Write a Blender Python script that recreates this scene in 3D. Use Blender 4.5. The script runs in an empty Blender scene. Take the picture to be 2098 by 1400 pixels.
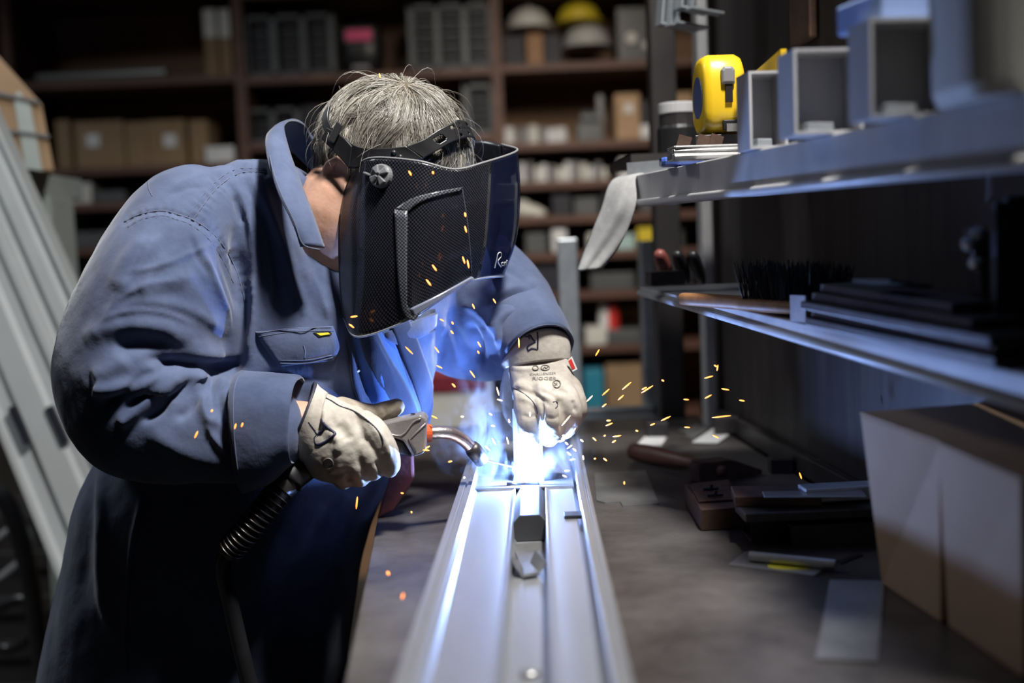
import bpy, bmesh, math, random
import numpy as np
from mathutils import Vector, Matrix
from mathutils.bvhtree import BVHTree

random.seed(7); RNG = np.random.default_rng(11)
sc = bpy.context.scene
COL = sc.collection

# ------------------------------------------------------------------ camera
FPX = 2331.0                       # 40 mm on a 36 mm sensor, image 2098 x 1400
PITCH = math.atan(185 / FPX); ROLL = 0.04
CAM = np.array([0.0, 0.0, 1.24])
_f = np.array([0, math.cos(PITCH), -math.sin(PITCH)])
_u0 = np.array([0, math.sin(PITCH), math.cos(PITCH)]); _r0 = np.array([1.0, 0, 0])
_r = _r0 * math.cos(ROLL) - _u0 * math.sin(ROLL)
_u = _u0 * math.cos(ROLL) + _r0 * math.sin(ROLL)
cd = bpy.data.cameras.new('camera'); cam = bpy.data.objects.new('camera', cd); COL.objects.link(cam)
cd.sensor_width = 36.0; cd.lens = FPX / 2098 * 36.0
cd.clip_start = 0.02; cd.clip_end = 50
cam.matrix_world = Matrix(((_r[0], _u[0], -_f[0], CAM[0]), (_r[1], _u[1], -_f[1], CAM[1]), (_r[2], _u[2], -_f[2], CAM[2]), (0, 0, 0, 1)))
cd.dof.use_dof = True; cd.dof.focus_distance = 1.40; cd.dof.aperture_fstop = 1.9; cd.dof.aperture_blades = 0
sc.camera = cam

# ------------------------------------------------------------------ world, lamps, exposure
w = bpy.data.worlds.new('world'); sc.world = w; w.use_nodes = True
w.node_tree.nodes['Background'].inputs[0].default_value = (0.30, 0.36, 0.5, 1)
w.node_tree.nodes['Background'].inputs[1].default_value = 0.005
def area_lamp(name, loc, target, size, power, color, spread=180):
    l = bpy.data.lights.new(name, 'AREA'); l.shape = 'SQUARE'; l.size = size; l.energy = power; l.color = color; l.spread = math.radians(spread)
    o = bpy.data.objects.new(name, l); COL.objects.link(o); o.location = loc
    o.rotation_euler = (Vector(target) - Vector(loc)).to_track_quat('-Z', 'Y').to_euler()
    return o
area_lamp('bench_lamp', (0.46, 0.72, 2.90), (-0.25, 1.38, 1.15), 0.24, 24, (1.0, 0.97, 0.93), 92)
area_lamp('shelf_lamp', (0.25, 2.35, 2.35), (0.15, 4.0, 0.85), 0.5, 8, (1.0, 0.90, 0.78), 85)
area_lamp('left_bay_lamp', (-1.7, 1.9, 2.9), (-1.2, 2.5, 0.9), 0.5, 13, (0.93, 0.97, 1.0), 110)
sc.view_settings.view_transform = 'Standard'; sc.view_settings.look = 'None'
sc.view_settings.exposure = 0.0; sc.view_settings.gamma = 1.0; sc.view_settings.use_curve_mapping = False
sc.cycles.use_denoising = True
sc.cycles.max_bounces = 6; sc.cycles.transparent_max_bounces = 12; sc.cycles.sample_clamp_indirect = 6.0
sc.cycles.caustics_reflective = False; sc.cycles.caustics_refractive = False

# ------------------------------------------------------------------ helpers
def ray(px, py): return _f + _r * (px - 1049) / FPX + _u * (700 - py) / FPX
def at(px, py, Y):
    d = ray(px, py); return CAM + d * (Y / d[1])
def atz(px, py, z):
    d = ray(px, py); return CAM + d * ((z - CAM[2]) / d[2])
def pix(V):
    v = np.asarray(V) - CAM; z = v @ _f
    return 1049 + FPX * (v @ _r) / z, 700 - FPX * (v @ _u) / z
def m_per_px(Y): return Y / FPX
def nrm(v): v = np.asarray(v, float); return v / (np.linalg.norm(v) + 1e-12)

MATS = {}
def mat(name, col, rough=0.6, metal=0.0, var=0.0, vscale=8.0, bump=0.0, bscale=60.0, col2=None, emit=None, estr=0.0, spec=0.5, coat=0.0, sheen=0.0, trans=0.0, stretch=None, vmin=0.35, vmax=0.65):
    if name in MATS: return MATS[name]
    m = bpy.data.materials.new(name); m.use_nodes = True; nt = m.node_tree; b = nt.nodes['Principled BSDF']
    b.inputs['Base Color'].default_value = (*col, 1); b.inputs['Roughness'].default_value = rough; b.inputs['Metallic'].default_value = metal
    b.inputs['Specular IOR Level'].default_value = spec; b.inputs['Coat Weight'].default_value = coat; b.inputs['Sheen Weight'].default_value = sheen
    b.inputs['Transmission Weight'].default_value = trans
    if emit: b.inputs['Emission Color'].default_value = (*emit, 1); b.inputs['Emission Strength'].default_value = estr
    if var > 0 or col2 is not None or bump > 0:
        tc = nt.nodes.new('ShaderNodeTexCoord'); src = tc.outputs['Object']
        if stretch:
            mp = nt.nodes.new('ShaderNodeMapping'); mp.inputs['Scale'].default_value = stretch; nt.links.new(src, mp.inputs[0]); src = mp.outputs[0]
    if var > 0 or col2 is not None:
        n = nt.nodes.new('ShaderNodeTexNoise'); n.inputs['Scale'].default_value = vscale; n.inputs['Detail'].default_value = 6; n.inputs['Roughness'].default_value = .65
        nt.links.new(src, n.inputs['Vector'])
        r = nt.nodes.new('ShaderNodeValToRGB'); r.color_ramp.elements[0].position = vmin; r.color_ramp.elements[1].position = vmax
        c2 = col2 if col2 is not None else tuple(min(1, c * (1 + var)) for c in col)
        c1 = col if col2 is not None else tuple(c * (1 - var) for c in col)
        r.color_ramp.elements[0].color = (*c1, 1); r.color_ramp.elements[1].color = (*c2, 1)
        nt.links.new(n.outputs['Fac'], r.inputs['Fac']); nt.links.new(r.outputs['Color'], b.inputs['Base Color'])
    if bump > 0:
        n2 = nt.nodes.new('ShaderNodeTexNoise'); n2.inputs['Scale'].default_value = bscale; n2.inputs['Detail'].default_value = 4
        nt.links.new(src, n2.inputs['Vector'])
        bp = nt.nodes.new('ShaderNodeBump'); bp.inputs['Strength'].default_value = bump; bp.inputs['Distance'].default_value = 0.002
        nt.links.new(n2.outputs['Fac'], bp.inputs['Height']); nt.links.new(bp.outputs['Normal'], b.inputs['Normal'])
    MATS[name] = m; return m

def tag(o, label=None, cat=None, group=None, kind=None):
    if label: o['label'] = label
    if cat: o['category'] = cat
    if group: o['group'] = group
    if kind: o['kind'] = kind
    return o
def link(name, me, m, parent=None):
    o = bpy.data.objects.new(name, me); COL.objects.link(o)
    if m is not None:
        if len(me.materials) == 0: me.materials.append(m)
    if parent is not None:
        o.parent = parent
        o.matrix_parent_inverse = parent.matrix_world.inverted() if not parent.get('_base') else Matrix.Translation(-Vector(parent['_base']))
    return o
def empty(name, loc, label, cat, group=None):
    o = bpy.data.objects.new(name, None); COL.objects.link(o); o.location = tuple(float(x) for x in loc); o.empty_display_size = .02
    o['_b'] = 1; del o['_b']
    BASE[o.name] = Vector(o.location)
    return tag(o, label, cat, group)
BASE = {}
def obj(name, vf, m, parent=None, smooth=False, solid=0.0, bevel=0.0, offset=-1.0):
    v, f = vf[0], vf[1]
    me = bpy.data.meshes.new(name); me.from_pydata([tuple(map(float, p)) for p in v], [], [tuple(int(i) for i in q) for q in f]); me.validate(); me.update()
    if smooth: me.polygons.foreach_set('use_smooth', [True] * len(me.polygons))
    me.materials.append(m)
    o = bpy.data.objects.new(name, me); COL.objects.link(o)
    if solid:
        s = o.modifiers.new('solid', 'SOLIDIFY'); s.thickness = solid; s.offset = offset
    if bevel:
        b = o.modifiers.new('bevel', 'BEVEL'); b.width = bevel; b.segments = 2; b.limit_method = 'ANGLE'
    if parent is not None:
        o.parent = parent
        t = BASE.get(parent.name)
        if t is not None: o.matrix_parent_inverse = Matrix.Translation(-t)
    return o
def join(*vfs):
    V = []; Fc = []; n = 0
    for v, f in vfs:
        V.extend([tuple(p) for p in v]); Fc.extend([tuple(i + n for i in q) for q in f]); n += len(v)
    return V, Fc
def hexa(b4, t4):
    """hexahedron from bottom and top quads"""
    return list(b4) + list(t4), [(3, 2, 1, 0), (4, 5, 6, 7), (0, 1, 5, 4), (1, 2, 6, 5), (2, 3, 7, 6), (3, 0, 4, 7)]
def box(c, s, ax=None):
    """box with centre c, full sizes s, axes ax (3x3 rows = local x, y, z)"""
    c = np.asarray(c, float); A = np.eye(3) if ax is None else np.asarray(ax, float)
    h = np.asarray(s, float) / 2
    P = [c + A[0] * h[0] * x + A[1] * h[1] * y + A[2] * h[2] * z for z in (-1, 1) for x, y in ((-1, -1), (1, -1), (1, 1), (-1, 1))]
    return P, [(3, 2, 1, 0), (4, 5, 6, 7), (0, 1, 5, 4), (1, 2, 6, 5), (2, 3, 7, 6), (3, 0, 4, 7)]
def rz(a, tilt=0.0):
    x = np.array([math.cos(a), math.sin(a), 0]); y = np.array([-math.sin(a), math.cos(a), 0]); z = np.array([0, 0, 1.0])
    if tilt: z2 = z * math.cos(tilt) + x * math.sin(tilt); x2 = x * math.cos(tilt) - z * math.sin(tilt); return np.array([x2, y, z2])
    return np.array([x, y, z])
def loft(rings, caps=True, closed=True):
    n = len(rings[0]); V = [p for r in rings for p in r]; Fc = []
    for i in range(len(rings) - 1):
        for j in range(n if closed else n - 1):
            k = (j + 1) % n
            Fc.append((i * n + j, i * n + k, (i + 1) * n + k, (i + 1) * n + j))
    if caps and closed:
        Fc.append(tuple(range(n - 1, -1, -1))); Fc.append(tuple((len(rings) - 1) * n + j for j in range(n)))
    return V, Fc
def ell(c, u, v, n=32, p=2.0):
    c, u, v = map(lambda a: np.asarray(a, float), (c, u, v)); out = []
    for i in range(n):
        a = 2 * math.pi * i / n; x, y = math.cos(a), math.sin(a)
        out.append(c + u * math.copysign(abs(x) ** (2 / p), x) + v * math.copysign(abs(y) ** (2 / p), y))
    return out
def spline(P, k=8):
    """Catmull-Rom through rows of P"""
    P = np.asarray(P, float)
    if len(P) < 3: 
        t = np.linspace(0, 1, k + 1)[:, None]; return P[0] * (1 - t) + P[-1] * t
    Q = np.vstack([2 * P[0] - P[1], P, 2 * P[-1] - P[-2]]); out = []
    for i in range(1, len(Q) - 2):
        for t in np.linspace(0, 1, k, endpoint=False):
            a, b, c, d = Q[i - 1], Q[i], Q[i + 1], Q[i + 2]
            out.append(.5 * (2 * b + (c - a) * t + (2 * a - 5 * b + 4 * c - d) * t * t + (3 * b - 3 * c + d - a) * t ** 3))
    out.append(Q[-2]); return np.array(out)
def tube(path, rad, n=10, caps=True, round_ends=False):
    path = np.asarray(path, float); m = len(path)
    rad = np.full(m, rad) if np.isscalar(rad) else np.asarray(rad, float)
    T = np.gradient(path, axis=0); T /= np.linalg.norm(T, axis=1)[:, None] + 1e-12
    if round_ends:
        a = np.array([0.0, .3, .6, .85]); 
        p0 = [path[0] - T[0] * rad[0] * math.cos(x * math.pi / 2) for x in a]; r0 = [max(.02, math.sin(x * math.pi / 2)) * rad[0] for x in a]
        p1 = [path[-1] + T[-1] * rad[-1] * math.cos(x * math.pi / 2) for x in a[::-1]]; r1 = [max(.02, math.sin(x * math.pi / 2)) * rad[-1] for x in a[::-1]]
        path = np.vstack([p0, path, p1]); rad = np.concatenate([r0, rad, r1]); T = np.vstack([[T[0]] * 4, T, [T[-1]] * 4]); m = len(path)
    ref = np.array([0, 0, 1.0]) if abs(T[0][2]) < .9 else np.array([1.0, 0, 0])
    u = nrm(np.cross(T[0], ref)); rings = []
    for i in range(m):
        u = nrm(u - T[i] * (u @ T[i])); v = np.cross(T[i], u)
        rings.append([path[i] + rad[i] * (u * math.cos(2 * math.pi * j / n) + v * math.sin(2 * math.pi * j / n)) for j in range(n)])
    return loft(rings, caps)
def chain(pts, n=14, k=6):
    """rounded tapering limb through (px, py, Y, r_px)"""
    A = np.array([[*at(a, b, c), d * m_per_px(c)] for a, b, c, d in pts]); S = spline(A, k)
    return tube(S[:, :3], S[:, 3], n, round_ends=True)
def ball(c, r, ax=None, nu=20, nv=12):
    c = np.asarray(c, float); r = np.ones(3) * r if np.isscalar(r) else np.asarray(r, float); A = np.eye(3) if ax is None else np.asarray(ax)
    rings = []
    for i in range(nv + 1):
        th = math.pi * (i + .02) / (nv + .04); rings.append([c + A[0] * r[0] * math.sin(th) * math.cos(2 * math.pi * j / nu) + A[1] * r[1] * math.sin(th) * math.sin(2 * math.pi * j / nu) - A[2] * r[2] * math.cos(th) for j in range(nu)])
    return loft(rings)
def ringpx(L, R, b, n=40, p=2.3, up=None):
    """elliptic ring whose silhouette runs from L=(px,py,Y) to R; b = half depth in m"""
    l, r = at(*L), at(*R); c = (l + r) / 2; u = (r - l) / 2
    ax = np.array([0, 0, 1.0]) if up is None else np.asarray(up, float)
    v = nrm(np.cross(ax, u)) * b
    return ell(c, u, v, n, p)
def union(vfs, voxel, smooth=4):
    v, f = join(*vfs)
    me = bpy.data.meshes.new('tmp'); me.from_pydata([tuple(map(float, p)) for p in v], [], f)
    bm = bmesh.new(); bm.from_mesh(me); bmesh.ops.recalc_face_normals(bm, faces=bm.faces); bm.to_mesh(me); bm.free()
    o = bpy.data.objects.new('tmp', me); COL.objects.link(o)
    r = o.modifiers.new('r', 'REMESH'); r.mode = 'VOXEL'; r.voxel_size = voxel
    if smooth:
        s = o.modifiers.new('s', 'SMOOTH'); s.iterations = smooth; s.factor = .5
    dg = bpy.context.evaluated_depsgraph_get(); e = o.evaluated_get(dg); m2 = e.to_mesh()
    V = np.empty(len(m2.vertices) * 3); m2.vertices.foreach_get('co', V); V = V.reshape(-1, 3)
    N = np.empty(len(m2.vertices) * 3); m2.vertices.foreach_get('normal', N); N = N.reshape(-1, 3)
    Fc = [tuple(p.vertices) for p in m2.polygons]
    e.to_mesh_clear(); bpy.data.objects.remove(o); bpy.data.meshes.remove(me)
    return V, Fc, N
def normals(V, Fc):
    me = bpy.data.meshes.new('tmp'); me.from_pydata(V.tolist(), [], Fc); me.update()
    N = np.empty(len(V) * 3); me.vertices.foreach_get('normal', N); bpy.data.meshes.remove(me); return N.reshape(-1, 3)
def relief(V, N, folds, back=0.0):
    """push cloth in or out along ridges drawn as pixel polylines: (points, width_px, height_m)"""
    X, Y = pix(V); view = nrm_rows(CAM - V); face = np.clip(((N * view).sum(1) + back) * 2.5, 0, 1); D = np.zeros(len(V))
    for pts, wd, h in folds:
        S = spline(np.array(pts, float), 6); best = np.full(len(V), 1e9); tpar = np.zeros(len(V))
        box_ = (X > S[:, 0].min() - 4 * wd) & (X < S[:, 0].max() + 4 * wd) & (Y > S[:, 1].min() - 4 * wd) & (Y < S[:, 1].max() + 4 * wd)
        idx = np.nonzero(box_)[0]
        if len(idx) == 0: continue
        x, y = X[idx], Y[idx]; b = best[idx]; tp = tpar[idx]
        for i in range(len(S) - 1):
            a, c = S[i], S[i + 1]; d = c - a; L = (d @ d) + 1e-9
            t = np.clip(((x - a[0]) * d[0] + (y - a[1]) * d[1]) / L, 0, 1)
            q = (x - a[0] - t * d[0]) ** 2 + (y - a[1] - t * d[1]) ** 2
            sel = q < b; b = np.where(sel, q, b); tp = np.where(sel, (i + t) / (len(S) - 1), tp)
        end = np.clip(np.minimum(tp, 1 - tp) * 5 + .15, 0, 1)
        D[idx] += h * np.exp(-b / (wd * wd)) * end
    return V + N * (D * face)[:, None]
def nrm_rows(A): return A / (np.linalg.norm(A, axis=1)[:, None] + 1e-12)
def vnoise(V, scale, seed=0):
    """cheap smooth noise from summed sines"""
    r = np.random.default_rng(seed); out = np.zeros(len(V))
    for _ in range(7):
        k = r.normal(size=3); k = k / np.linalg.norm(k) * scale * r.uniform(.6, 1.6); out += np.sin(V @ k + r.uniform(0, 6.28))
    return out / 3.5
def bvh(V, Fc): return BVHTree.FromPolygons([tuple(p) for p in V], Fc)
def hits(B, pts, guess=1.4):
    """points and normals where sight lines through the pixels meet the surface"""
    P = []; N = []; last = guess
    for px, py in pts:
        d = nrm(ray(px, py)); h = B.ray_cast(Vector(CAM), Vector(d))
        if h[0] is None:
            q = at(px, py, last); P.append(q); N.append(-d)
        else:
            P.append(np.array(h[0])); N.append(np.array(h[1])); last = h[0][1]
    P = np.array(P); N = np.array(N)
    N[(N * (CAM - P)).sum(1) < 0] *= -1
    return P, N
def seam(B, pts, r=.0011, k=8, n=6, lift=0.0):
    S = spline(np.array(pts, float), k); P, N = hits(B, S)
    if len(P) > 4: P[1:-1] = (P[:-2] + 2 * P[1:-1] + P[2:]) / 4
    return tube(P + N * lift, r, n)
def strip(B, A, C, nu=24, nv=10, lift=.002, thick=.003, bulge=0.0):
    """cloth or plate piece lying on a surface between pixel edges A and C"""
    SA = spline(np.array(A, float), 10); SC = spline(np.array(C, float), 10)
    ia = np.linspace(0, len(SA) - 1, nu); ic = np.linspace(0, len(SC) - 1, nu)
    ea = np.array([np.interp(ia, range(len(SA)), SA[:, k]) for k in (0, 1)]).T; ec = np.array([np.interp(ic, range(len(SC)), SC[:, k]) for k in (0, 1)]).T
    g = [(ea[i] * (1 - t) + ec[i] * t) for i in range(nu) for t in np.linspace(0, 1, nv)]
    P, N = hits(B, g); P = P.reshape(nu, nv, 3); N = N.reshape(nu, nv, 3)
    for _ in range(3):
        Q = P.copy(); Q[1:-1] = (P[:-2] + 2 * P[1:-1] + P[2:]) / 4; P = Q; Q = P.copy(); Q[:, 1:-1] = (P[:, :-2] + 2 * P[:, 1:-1] + P[:, 2:]) / 4; P = Q
        M = N.copy(); M[1:-1] = (N[:-2] + N[1:-1] + N[2:]); N = M / np.linalg.norm(M, axis=2)[:, :, None]
    bl = np.array([[bulge * math.sin(math.pi * i / (nu - 1)) * math.sin(math.pi * j / (nv - 1)) for j in range(nv)] for i in range(nu)])
    top = P + N * (lift + thick + bl)[:, :, None]; bot = P + N * (lift - .003)
    V = np.concatenate([top.reshape(-1, 3), bot.reshape(-1, 3)]); Fc = []; o = nu * nv
    for i in range(nu - 1):
        for j in range(nv - 1):
            a = i * nv + j; Fc.append((a, a + 1, a + nv + 1, a + nv)); Fc.append((o + a + nv, o + a + nv + 1, o + a + 1, o + a))
    rim = [i * nv for i in range(nu)] + [(nu - 1) * nv + j for j in range(1, nv)] + [i * nv + nv - 1 for i in range(nu - 2, -1, -1)] + [j for j in range(nv - 2, 0, -1)]
    for a, b in zip(rim, rim[1:] + rim[:1]): Fc.append((a, b, o + b, o + a))
    return V, Fc
def text_on(name, B, txt, o, ux, uy, m, parent, thick=.0006):
    """flat lettering: origin pixel o, ux = pixel vector of one em to the right, uy = pixel vector of one em up"""
    cu = bpy.data.curves.new('tmp', 'FONT'); cu.body = txt; cu.size = 1.0; cu.align_x = 'CENTER'; cu.resolution_u = 3; cu.offset = .012
    t = bpy.data.objects.new('tmp', cu); COL.objects.link(t); dg = bpy.context.evaluated_depsgraph_get(); me = t.evaluated_get(dg).to_mesh()
    pts = [(o[0] + v.co.x * ux[0] + v.co.y * uy[0], o[1] + v.co.x * ux[1] + v.co.y * uy[1]) for v in me.vertices]
    Fc = [tuple(p.vertices) for p in me.polygons]; P, N = hits(B, pts)
    t.evaluated_get(dg).to_mesh_clear(); bpy.data.objects.remove(t); bpy.data.curves.remove(cu)
    return obj(name, (P + N * thick, Fc), m, parent)

# ------------------------------------------------------------------ materials
M_floor = mat('concrete', (.05, .048, .045), .8, var=.35, vscale=3, bump=.3, bscale=30)
M_wallb = mat('back_wall_paint', (.10, .085, .07), .85, var=.2, vscale=2)
M_ceil = mat('ceiling_paint', (.12, .12, .12), .9, var=.1)
M_wood = mat('shelf_timber', (.22, .125, .07), .65, col2=(.34, .20, .115), vscale=3, stretch=(1, 4, 14), bump=.15, bscale=40)
M_wood_red = mat('shelf_edge_timber', (.075, .034, .024), .6, col2=(.12, .055, .036), vscale=3, stretch=(2, 6, 14))
M_bench = mat('bench_steel', (.050, .042, .041), .33, metal=.4, col2=(.22, .205, .20), vscale=6, bump=.25, bscale=120, vmin=.32, vmax=.78)
M_panel = mat('dark_steel_panel', (.028, .026, .027), .5, metal=.3, col2=(.060, .052, .05), vscale=4, stretch=(1, 6, .6), bump=.12, bscale=90)
M_lip = mat('raw_steel_lip', (.40, .40, .41), .45, metal=.12, col2=(.56, .55, .56), vscale=7, stretch=(1, 1, .3), bump=.1, bscale=140)
M_alu = mat('satin_aluminium', (.56, .57, .60), .36, metal=.75, var=.06, vscale=5, stretch=(6, .6, 6), bump=.04, bscale=200)
M_galv = mat('galvanised_steel', (.42, .46, .50), .40, metal=.7, col2=(.58, .61, .64), vscale=28, bump=.08, bscale=60)
M_plate = mat('bare_steel_plate', (.34, .34, .34), .38, metal=.8, col2=(.5, .5, .5), vscale=14, bump=.12, bscale=160)
M_darkst = mat('blackened_steel', (.045, .042, .045), .42, metal=.6, col2=(.09, .08, .08), vscale=20, bump=.2, bscale=150)
M_rust = mat('rusty_steel', (.075, .045, .035), .55, metal=.4, col2=(.14, .085, .06), vscale=24, bump=.3, bscale=150)
M_card = mat('cardboard', (.36, .235, .135), .8, col2=(.44, .29, .17), vscale=4, bump=.1, bscale=90)
M_card_dk = mat('brown_cardboard', (.24, .155, .085), .85, col2=(.30, .20, .115), vscale=4, bump=.1, bscale=60)
M_white = mat('white_paint', (.62, .63, .64), .5, var=.08, vscale=10)
M_paper = mat('white_paper', (.66, .66, .66), .8, var=.06, vscale=20)
M_cream = mat('off_white_plastic', (.55, .54, .50), .45, var=.06)
M_greyp = mat('grey_plastic', (.20, .20, .21), .5, var=.1)
M_black = mat('black_plastic', (.014, .014, .016), .38, var=.2, vscale=30)
M_void = mat('dark_drawer_front', (.010, .011, .020), .6)
M_rackg = mat('rack_grey_steel', (.085, .09, .095), .5, metal=.3, var=.15)
M_yellow = mat('yellow_plastic', (.80, .52, .02), .32, var=.06, coat=.2)
M_hatyel = mat('yellow_helmet', (.62, .48, .03), .4)
M_pink = mat('pink_filter', (.75, .10, .22), .3)
M_teal = mat('teal_plastic', (.02, .20, .30), .5)
M_red = mat('red_plastic', (.55, .03, .025), .45)
M_orange = mat('orange_plastic', (.62, .11, .03), .4)
M_copper = mat('spattered_copper', (.50, .36, .32), .30, metal=.9, col2=(.62, .58, .58), vscale=40, bump=.2, bscale=300)
M_handle = mat('brushed_grey_handle', (.30, .28, .275), .42, metal=.35, var=.12, vscale=30, bump=.12, bscale=300)
M_maroon = mat('maroon_leather', (.075, .018, .022), .5, col2=(.13, .035, .035), vscale=20, bump=.3, bscale=120)
M_glass = mat('clear_glass', (.8, .85, .85), .05, trans=.9)

def denim(name, col, fade, bump=.35):
    m = bpy.data.materials.new(name); m.use_nodes = True; nt = m.node_tree; b = nt.nodes['Principled BSDF']; L = nt.links
    tc = nt.nodes.new('ShaderNodeTexCoord')
    n = nt.nodes.new('ShaderNodeTexNoise'); n.inputs['Scale'].default_value = 9; n.inputs['Detail'].default_value = 8; n.inputs['Roughness'].default_value = .65; L.new(tc.outputs['Object'], n.inputs['Vector'])
    r = nt.nodes.new('ShaderNodeValToRGB'); r.color_ramp.elements[0].position = .34; r.color_ramp.elements[1].position = .68
    r.color_ramp.elements[0].color = (*col, 1); r.color_ramp.elements[1].color = (*fade, 1); L.new(n.outputs['Fac'], r.inputs['Fac'])
    n3 = nt.nodes.new('ShaderNodeTexNoise'); n3.inputs['Scale'].default_value = 5; n3.inputs['Detail'].default_value = 5; L.new(tc.outputs['Object'], n3.inputs['Vector'])
    r3 = nt.nodes.new('ShaderNodeMapRange'); r3.inputs[1].default_value = .56; r3.inputs[2].default_value = .74; r3.inputs[4].default_value = .55; L.new(n3.outputs['Fac'], r3.inputs[0])
    mx = nt.nodes.new('ShaderNodeMix'); mx.data_type = 'RGBA'; L.new(r3.outputs[0], mx.inputs[0]); L.new(r.outputs['Color'], mx.inputs[6]); mx.inputs[7].default_value = (fade[0] * 1.15, fade[1] * .95, fade[2] * .68, 1); L.new(mx.outputs[2], b.inputs['Base Color'])
    mp = nt.nodes.new('ShaderNodeMapping'); mp.inputs['Rotation'].default_value = (.3, .5, .75); L.new(tc.outputs['Object'], mp.inputs[0])
    wv = nt.nodes.new('ShaderNodeTexNoise'); wv.inputs['Scale'].default_value = 520; wv.inputs['Detail'].default_value = 2; mp.inputs['Scale'].default_value = (1, 1, .25); L.new(mp.outputs[0], wv.inputs['Vector'])
    n2 = nt.nodes.new('ShaderNodeTexNoise'); n2.inputs['Scale'].default_value = 45; n2.inputs['Detail'].default_value = 6; L.new(tc.outputs['Object'], n2.inputs['Vector'])
    ad = nt.nodes.new('ShaderNodeMath'); ad.operation = 'MULTIPLY_ADD'; L.new(wv.outputs['Fac'], ad.inputs[0]); ad.inputs[1].default_value = .10; L.new(n2.outputs['Fac'], ad.inputs[2])
    bp = nt.nodes.new('ShaderNodeBump'); bp.inputs['Strength'].default_value = bump; bp.inputs['Distance'].default_value = .004; L.new(ad.outputs[0], bp.inputs['Height']); L.new(bp.outputs['Normal'], b.inputs['Normal'])
    b.inputs['Roughness'].default_value = .85; b.inputs['Sheen Weight'].default_value = .25; b.inputs['Sheen Roughness'].default_value = .5; b.inputs['Specular IOR Level'].default_value = .2
    return m
M_denim = denim('blue_drill_cotton', (.047, .066, .132), (.104, .133, .230))
M_denim_dk = denim('navy_drill_cotton', (.022, .032, .070), (.040, .055, .105))
M_shirt = denim('blue_shirt_cotton', (.06, .13, .36), (.09, .19, .48), .2)
M_stitch = mat('faded_stitch_thread', (.10, .12, .19), .8)
M_skin = mat('skin', (.50, .27, .19), .5, col2=(.60, .36, .26), vscale=30, bump=.12, bscale=220)
M_leather = mat('worn_pale_leather', (.33, .29, .24), .68, col2=(.56, .52, .46), vscale=16, bump=.3, bscale=150, vmin=.30, vmax=.62)
M_soot = mat('sooty_leather', (.17, .14, .10), .7, col2=(.45, .39, .31), vscale=26, bump=.35, bscale=150)
M_ink = mat('navy_marker_ink', (.015, .014, .045), .5)
M_print = mat('grey_glove_print', (.20, .18, .16), .6)
M_pipe = mat('dark_glove_piping', (.035, .035, .055), .6)

# ------------------------------------------------------------------ the room
def struct(name, vf, m): return tag(obj(name, vf, m), kind='structure')
struct('floor', box((0, 1.5, -.05), (7.0, 7.0, .1)), M_floor)
struct('wall_back', box((0, 4.62, 1.6), (7.0, .1, 3.2)), M_wallb)
struct('wall_left', box((-2.6, 1.5, 1.6), (.1, 6.2, 3.2)), M_wallb)
struct('wall_right', box((1.75, 1.5, 1.6), (.1, 6.2, 3.2)), M_wallb)
struct('ceiling', box((0, 1.5, 3.25), (7.0, 7.0, .1)), M_ceil)

# ------------------------------------------------------------------ workbench
BZ = 0.90                          # bench top
BD = nrm([-.068, 1, 0]); BN = np.array([BD[1], -BD[0], 0])      # along the bench, across towards the wall
BAX = np.array([BN, BD, [0, 0, 1]])
def bench_pt(a, b, z=BZ):          # a = metres across from the near-left edge line, b = metres along
    return np.array([-.085, 0, 0]) + BN * a + BD * b + np.array([0, 0, z])
wb = empty('workbench', bench_pt(.3, 1.3, 0), 'heavy steel workbench with a stained and scratched dark top', 'workbench')
b4 = [bench_pt(0, .1, BZ - .012), bench_pt(.60, .1, BZ - .012), bench_pt(.60, 2.22, BZ - .012), bench_pt(0, 2.22, BZ - .012)]
obj('bench_top', hexa(b4, [p + [0, 0, .012] for p in b4]), M_bench, wb, bevel=.002)
obj('side_rail', box(bench_pt(.03, 1.16, BZ - .055), (.05, 2.1, .085), BAX), M_darkst, wb)
obj('side_rail', box(bench_pt(.57, 1.16, BZ - .055), (.05, 2.1, .085), BAX), M_darkst, wb)
for a in (.035, .565):
    for b in (.15, 2.16): obj('leg', box(bench_pt(a, b, (BZ - .012) / 2), (.06, .06, BZ - .012), BAX), M_darkst, wb)
# ------------------------------------------------------------------ steel rack behind the bench
rk = empty('steel_shelf_rack', bench_pt(.62, 1.3, 0), 'dark steel rack with two shelves along the back of the workbench', 'rack')
W0 = .615
obj('back_panel', box(bench_pt(W0 + .01, 1.16, 1.15), (.012, 2.12, 2.3), BAX), M_panel, rk)
obj('base_angle', box(bench_pt(W0 - .006, 1.16, BZ + .016), (.012, 2.08, .03), BAX), M_darkst, rk, bevel=.002)
for b, wd in ((2.20, .05), (2.09, .02)):
    obj('post', box(bench_pt(W0 - .02 - (.05 if wd > .03 else 0), b, 1.15), (wd, .04, 2.3), BAX), M_lip if wd < .03 else M_panel, rk, bevel=.003)
obj('weld_patch', box(bench_pt(W0 - .004, 1.56, 1.72), (.012, .085, .42), BAX), M_rust, rk, bevel=.003)
obj('weld_patch', box(bench_pt(W0 - .004, 1.40, 1.72), (.012, .05, .30), BAX), M_rust, rk, bevel=.003)
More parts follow.
